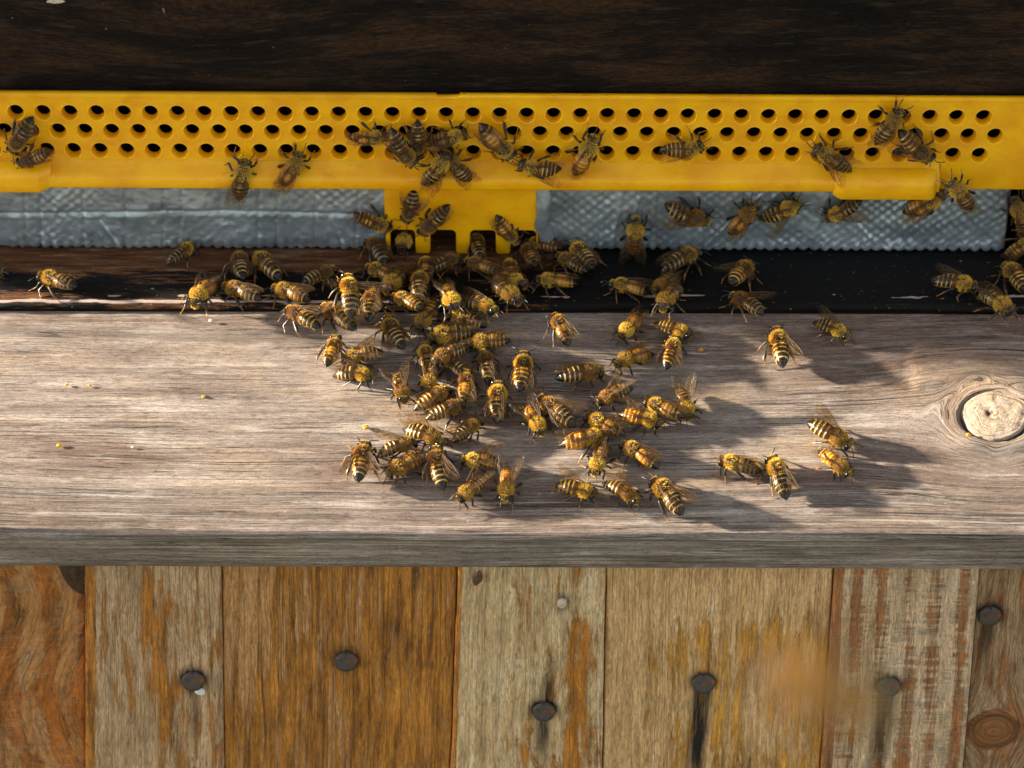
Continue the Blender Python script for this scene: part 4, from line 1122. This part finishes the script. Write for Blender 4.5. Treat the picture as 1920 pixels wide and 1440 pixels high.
BEES = [  # surface, x, y, z of the feet (mm), heading (deg), scale, wings, label
    ('P', -152.3, 138.0, 46.8, -119, 1.08, 'f', 'black bee hanging head down over the leftmost holes of the yellow strip'),
    ('P', -149.0, 135.5, 41.7, -156, 1.0, 'f', 'brown bee below the leftmost holes with its head against another bee'),
    ('P', -83.5, 137.5, 36.6, 75, 1.18, 'f', "bee facing up with its striped abdomen hanging over the strip's lower rim"),
    ('P', -67.2, 138.0, 39.1, 60, 1.18, 'f', 'grey winged bee climbing to the upper right beside a bee hanging over the rim'),
    ('P', -42.1, 138.0, 48.9, 2, 0.99, 'f', "bee with bold cream stripes facing right at the left end of the strip's bee cluster"),
    ('P', -32.5, 134.5, 44.7, -58, 1.11, 'f', 'dark bee slanting head down across the cluster in the middle of the holes'),
    ('P', -29.1, 137.5, 46.2, -94, 0.98, 'f', 'bee with raised amber abdomen pointing straight up between the middle holes'),
    ('P', -17.7, 138.0, 49.2, 17, 1.06, 'f', "wide striped bee facing right at the top right of the strip's cluster"),
    ('P', -22.4, 136.0, 41.3, 62, 1.18, 'f', "violet winged bee with its black tail tip over the rim below the strip's cluster"),
    ('P', -18.4, 137.5, 40.6, 135, 1.05, 'f', "cream striped bee with tail to lower right at the bottom of the strip's cluster"),
    ('P', -3.0, 137.6, 45.5, -49, 1.16, 'f', 'bee slanting head down that touches faces with a bee on the ridge below'),
    ('P', 5.7, 135.7, 39.8, 171, 1.06, 'v', "bee on the strip's lower ridge touching faces with a bee above it"),
    ('P', 23.0, 137.5, 46.0, 66, 1.14, 'f', 'lone bee with its shiny head in a middle row hole'),
    ('P', 54.8, 138.0, 45.7, 11, 1.06, 'f', 'lone bee walking right across two bottom row holes'),
    ('P', 96.5, 138.0, 43.6, 149, 1.17, 'v', 'bee facing left above the raised tab with wings half open'),
    ('P', 116.3, 138.0, 55.7, 58, 1.17, 'f', 'golden bee reaching the top row of holes with antennae over the upper edge'),
    ('P', 125.5, 137.4, 44.7, -37, 1.16, 'v', "dark grey bee heading down to the right above the raised tab's end"),
    ('P', 137.0, 132.0, 34.5, 125, 1.11, 'f', "bee at the strip's lower right rim with wings hanging over the foil"),
    ('F', 131.1, 141.5, 25.3, 43, 1.18, 'f', "dark bee under the raised tab's end climbing to the rim with banded tail out"),
    ('F', -41.7, 142.5, 14.9, -32, 1.03, 'f', 'striped bee on the torn end of the left foil with its sting end raised'),
    ('F', -32.5, 142.5, 18.9, -109, 0.98, 'v', 'bee hanging head down on the yellow gate just under the strip'),
    ('F', -26.6, 142.5, 14.6, -128, 1.08, 'f', 'bee with black and cream abdomen upward between two gate notches'),
    ('F', -0.5, 142.5, 10.7, -49, 0.98, 'f', 'bee crawling head down into the rightmost gate notch'),
    ('F', 38.9, 141.5, 13.7, 87, 1.18, 'v', 'bee climbing the right foil with both wings spread in a V'),
    ('F', 57.8, 142.5, 17.8, -12, 1.18, 'v', 'bee with thin cream stripes facing right on the right foil, first after the spread one'),
    ('F', 73.5, 142.5, 19.0, 61, 1.07, 'f', 'bee climbing steeply on the right foil, the left of two close neighbours'),
    ('F', 86.5, 142.5, 21.4, 34, 1.09, 'v', 'brown bee climbing to the right on the foil, the right of two close neighbours'),
    ('F', 101.6, 142.5, 19.1, -155, 1.05, 'v', 'bee facing left on the foil right below the raised tab'),
    ('F', 158.6, 142.5, 21.3, 114, 1.09, 'f', "cut off bee on the dark post at the picture's right edge, upper of two"),
    ('F', 162.4, 142.5, 8.7, 34, 0.98, 'f', "cut off bee on the dark post at the picture's right edge, lower of two"),
    ('S', -103.3, 138.1, 3.0, 61, 0.98, 'f', 'lone bee climbing off the black ledge toward the left foil'),
    ('S', -96.9, 110.6, 3.0, -106, 1.18, 'f', 'bee facing out at the front rim of the black ledge, leftmost of its crowd'),
    ('S', -85.9, 131.0, 3.0, 98, 1.18, 'f', "orange backed bee facing the foil with its tail on another bee's back"),
    ('S', -86.2, 114.5, 3.0, 149, 1.15, 'f', 'bee facing left on the black ledge below an orange backed bee'),
    ('S', -78.7, 130.1, 3.0, 118, 1.18, 'f', 'pale grey bee facing the foil behind the left crowd on the ledge'),
    ('S', -70.7, 113.9, 3.0, 154, 1.12, 'f', "bee facing left at the middle of the ledge's left crowd"),
    ('S', -58.5, 124.8, 3.0, 38, 0.98, 'v', 'small brown bee right of the left crowd facing the hovering bee'),
    ('A', -50.6, 99.0, 15.0, 98, 1.18, 'v', 'bright golden bee hovering over the black ledge in the sun'),
    ('S', -65.9, 100.5, 3.0, 132, 1.18, 'v', 'bee facing up left with tail over the joint of ledge and grey board'),
    ('S', -54.8, 101.6, 3.0, 136, 1.18, 'v', 'bee under the hovering bee with a black and grey tail'),
    ('S', -143.8, 120.0, 3.0, 152, 1.12, 'v', 'lone bee facing left on the worn left end of the black ledge'),
    ('S', -166.0, 129.1, 3.0, 162, 0.98, 'f', 'bee mostly outside the left picture edge on the black ledge'),
    ('S', -44.0, 140.4, 3.0, 119, 1.06, 'f', 'bee seen from behind left of the first gate notch'),
    ('S', -34.5, 142.5, 3.0, -98, 1.18, 'f', 'dark bee coming head first out of the first gate notch'),
    ('S', -11.4, 143.2, 3.0, 93, 0.99, 'f', 'bee seen end on entering the third gate notch'),
    ('S', -19.6, 131.5, 3.0, 39, 0.98, 'f', 'dark glossy bee walking right in front of the second gate notch'),
    ('S', -11.7, 130.1, 3.0, 155, 0.98, 'f', 'bee with bright cream stripes facing left in front of the third gate notch'),
    ('S', -0.9, 128.9, 3.0, 98, 0.98, 'f', "round backed bee facing the gate just behind another bee's wings"),
    ('S', 1.0, 117.7, 4.5, -29, 1.06, 'f', 'bee crossing to the right with dark wings closed, behind the pale ledge wear'),
    ('S', 4.9, 137.6, 3.0, 102, 1.0, 'f', 'bee seen from behind with a glossy black tail, just right of the last gate notch'),
    ('S', -37.4, 117.8, 3.0, -111, 1.18, 'f', 'grey furred bee facing out of the crowd behind the hovering bee'),
    ('S', -28.6, 118.8, 4.0, 89, 1.09, 'f', 'orange bee facing the gate in the middle of the ledge crowd'),
    ('S', -27.1, 129.7, 3.0, 91, 0.98, 'f', 'pale furred bee facing the gate behind an orange one'),
    ('S', -43.1, 109.0, 3.0, 91, 1.18, 'f', 'bee facing the foil with a silver banded black tail, right of the hovering bee'),
    ('S', -33.9, 110.1, 3.0, 146, 0.98, 'f', 'bee facing left with crumpled bright veined wings in the ledge crowd'),
    ('S', -18.4, 106.7, 4.0, -72, 1.18, 'f', 'bee heading out toward the board with pale tail rings behind, in the ledge crowd'),
    ('S', -8.0, 105.3, 3.0, -40, 1.1, 'f', 'violet winged bee stepping right off the front rim of the ledge'),
    ('S', -0.6, 110.2, 4.0, -53, 1.18, 'f', 'bee slanting right with long grey wings at the front rim of the ledge'),
    ('B', -27.1, 105.0, -1.3, -125, 1.1, 'f', 'dull grey bee facing out on the board behind the sunlit cluster'),
    ('B', -16.2, 105.1, -0.2, 167, 0.98, 'f', 'dark amber bee facing left at the shaded top of the board cluster'),
    ('S', 7.7, 142.3, 3.0, 159, 0.98, 'f', 'bee at the torn foil corner with a striped tail to the right'),
    ('S', 16.6, 132.6, 3.0, 133, 0.98, 'f', 'bee with strong cream stripes pointing tail to lower right below the right foil corner'),
    ('S', 21.1, 137.1, 3.0, 121, 1.18, 'f', "dark reddish bee reaching up at the right foil's lower edge"),
    ('S', 11.1, 120.4, 3.0, 176, 1.03, 'f', 'blurred brown bee facing left alone in the middle of the black ledge'),
    ('S', 34.0, 118.0, 3.0, 164, 1.0, 'f', 'bee facing left on the black ledge with wings along its back'),
    ('S', 46.3, 117.9, 3.0, -130, 0.98, 'f', 'dark faced bee facing left behind a bee that leaves the ledge'),
    ('S', 47.4, 107.4, 4.0, -112, 1.18, 'f', 'bee leaving the ledge for the board with broad wings toward the foil'),
    ('S', 55.5, 134.2, 3.0, 35, 1.18, 'f', 'bee walking right along the foot of the right foil'),
    ('S', 72.6, 126.8, 3.0, 62, 1.18, 'v', 'bee on the black ledge facing up right with one wing out to the left'),
    ('S', 70.4, 109.3, 3.0, 141, 1.1, 'v', 'bee at the ledge rim facing left, below a bee with one wing out'),
    ('S', 140.1, 118.9, 3.0, -15, 1.13, 'v', 'bee facing right on the black ledge near the right picture edge'),
    ('S', 150.8, 106.5, 3.0, -60, 1.18, 'f', 'bee heading down off the ledge near the right picture edge'),
    ('S', 156.3, 125.7, 3.0, 111, 1.14, 'f', 'bee cut off by the right picture edge on the ledge'),
    ('B', -54.4, 95.3, -3.9, 80, 1.01, 'f', 'golden bee with a shining white tail band, leftmost of the sunlit cluster'),
    ('B', -48.0, 90.7, -5.1, -163, 0.98, 'v', 'bee with raised wings wedged beside the leftmost golden bee'),
    ('B', -45.3, 84.3, -6.8, -19, 1.03, 'f', 'golden bee walking right with glittering wings, below the leftmost golden bee'),
    ('B', -37.5, 102.3, -2.0, 107, 1.16, 'f', 'honey coloured bee facing the ledge alone above the grey gap of the cluster'),
    ('B', -33.0, 77.7, -8.6, -73, 0.98, 'v', 'yellow faced bee heading out on the left side of the sunlit cluster'),
    ('B', -21.3, 99.1, -2.9, -165, 1.18, 'f', 'yellow bee facing left with a grey wing at the top of the sunlit cluster'),
    ('B', -9.7, 97.1, -3.4, -171, 1.03, 'f', 'bee facing left with ringed tail at the top right of the sunlit cluster'),
    ('B', -21.1, 88.7, -3.0, -142, 0.98, 'f', 'bright yellow bee facing out left on top of another bee in the pile'),
    ('B', -26.6, 92.6, -4.6, 95, 0.98, 'f', 'yellow bee facing the ledge, left side of the pile'),
    ('B', -25.0, 81.5, -7.6, -92, 0.98, 'f', 'bee facing out with dark eyes just below the pile of yellow bees'),
    ('B', -18.7, 89.4, -5.5, 134, 0.98, 'f', 'dark amber bee buried with a grey wing tip in the middle of the pile'),
    ('B', -8.3, 89.9, -5.3, 100, 1.03, 'f', 'dark bee facing the ledge right of the pile'),
    ('B', 3.2, 87.6, -5.9, 92, 1.18, 'f', 'slim bee facing the ledge, first to the right of the cluster'),
    ('B', -14.0, 82.0, -7.4, 91, 1.04, 'f', 'orange bee facing the ledge with a dark banded tail below the pile'),
    ('B', -4.6, 76.5, -8.9, 87, 1.18, 'f', 'large golden bee facing the ledge between the cluster and the slim bee'),
    ('B', -21.8, 76.6, -8.9, 40, 1.03, 'f', 'bee with bright cream tail bands slanting up right below the pile'),
    ('B', -17.7, 70.1, -9.1, 32, 0.98, 'f', 'yellow backed bee slanting up right over a pale striped bee'),
    ('B', -23.9, 60.5, -13.2, -33, 1.15, 'f', 'pale silver striped bee heading down right in the lower cluster'),
    ('B', -11.9, 65.1, -12.0, 42, 0.98, 'f', 'bee with a black tail slanting up right, lower right side of the cluster'),
    ('B', -31.7, 57.9, -13.9, 12, 1.01, 'v', 'striped bee walking right above the front row with one wing out'),
    ('B', -44.3, 54.0, -14.9, 85, 1.18, 'v', 'bee facing the ledge with wings spread at the lower left corner of the cluster'),
    ('B', -33.3, 49.4, -16.2, -148, 1.06, 'f', "yellow faced bee heading out left in the cluster's front row"),
    ('B', -22.4, 52.4, -15.4, 95, 1.18, 'v', "bee facing the ledge with wings half spread in the cluster's front row"),
    ('B', -11.2, 52.4, -15.4, -179, 1.0, 'v', "grey brown bee facing left at the right end of the cluster's front row"),
    ('B', -13.5, 40.7, -18.5, -137, 0.98, 'u', 'pale faced bee heading out left with dark wings up, in front of the cluster'),
    ('B', -1.8, 41.7, -18.2, -101, 0.98, 'u', 'bee facing the viewer with both wings raised in a V'),
    ('B', 14.3, 100.5, 1.2, 113, 0.98, 'f', 'bee standing tall on stretched hind legs seen from behind on the bare board'),
    ('B', 35.0, 102.0, -2.1, -131, 0.98, 'f', 'dusky bee facing out left on the shaded top edge of the board'),
    ('B', 51.5, 101.2, -2.3, -24, 0.98, 'f', 'bee facing right over a pale backed golden bee'),
    ('B', 49.0, 95.5, -3.8, 79, 1.04, 'v', 'pale backed golden bee facing the ledge with a shining tail'),
    ('B', 34.6, 90.1, -5.3, -150, 1.07, 'f', 'bee heading out left that meets a longer bee head to head'),
    ('B', 23.5, 84.7, -6.7, 6, 1.18, 'f', 'long bee in full side view facing right with orange stripes'),
    ('B', 28.8, 75.8, -9.1, -148, 0.99, 'u', 'yellow bee facing left with raised smoky wings above a row of three bees'),
    ('B', 11.3, 72.3, -10.0, 133, 1.13, 'v', 'pale bee slanting up left with a black tail, twin of one facing out'),
    ('B', 7.5, 65.6, -11.8, -57, 1.01, 'v', 'glossy bee heading down right beside a pale bee that faces away'),
    ('B', 25.6, 67.0, -11.5, 153, 1.05, 'f', 'golden bee facing left, left end of the row of three bees'),
    ('B', 40.9, 67.0, -11.5, -17, 1.06, 'v', 'pale furred bee facing right in the middle of the row of three'),
    ('B', 43.2, 72.5, -9.5, 142, 1.06, 'f', 'large golden bee with glinting wings facing left, right end of the row of three'),
    ('B', 52.6, 71.8, -10.2, -86, 0.98, 'u', 'bee facing out with tall smoky wings behind, beside a large golden bee'),
    ('B', 24.2, 60.1, -13.3, 15, 1.15, 'f', 'bee with bright yellow stripes facing right above a bee facing the viewer'),
    ('B', 35.7, 56.3, -14.3, 147, 1.07, 'f', 'brown backed bee facing left alone under the row of three'),
    ('B', 25.4, 51.1, -15.7, -101, 0.98, 'f', 'bee facing the viewer with dark eyes below a yellow striped bee'),
    ('B', 21.2, 41.4, -18.3, -18, 1.02, 'v', "bee facing right, leftmost of three bees by the board's front edge"),
    ('B', 34.1, 40.3, -18.6, -43, 0.99, 'u', 'bee heading down right with one wing straight up, middle of three by the front edge'),
    ('B', 44.2, 41.7, -18.2, 129, 1.18, 'v', 'bee with wings out and black tail to the front edge, rightmost of three'),
    ('B', 99.8, 101.7, -2.1, -32, 0.98, 'v', 'bee facing out right with a drooping antenna on the shaded upper board'),
    ('B', 81.2, 97.5, -3.3, 98, 1.18, 'v', 'white backed bee facing the ledge alone with spread amber wings'),
    ('B', 96.9, 60.5, -13.2, -33, 1.18, 'u', 'golden bee with wings up casting a long shadow, upper of two by the knot'),
    ('B', 97.0, 50.6, -15.9, -44, 1.0, 'f', 'golden bee heading down right, lower of two by the knot'),
    ('B', 64.8, 51.9, -15.5, 167, 1.06, 'f', 'bee in side view facing left, alone right of the crowd'),
    ('B', 77.8, 49.5, -16.1, 108, 1.18, 'f', 'bee facing the ledge with a black tail tip, right of a bee in side view'),
    ('S', -42.6, 126.3, 3.0, 146, 0.98, 'f', 'tan backed bee tucked between the hovering bee and a grey furred bee'),
    ('G', 19.5, -474.2, 355.7, 0, 0.78, 'v', 'blurred golden bee flying close in front of the flaking tan plank'),
]
for i, rec in enumerate(BEES):
    add_bee(rec, i)
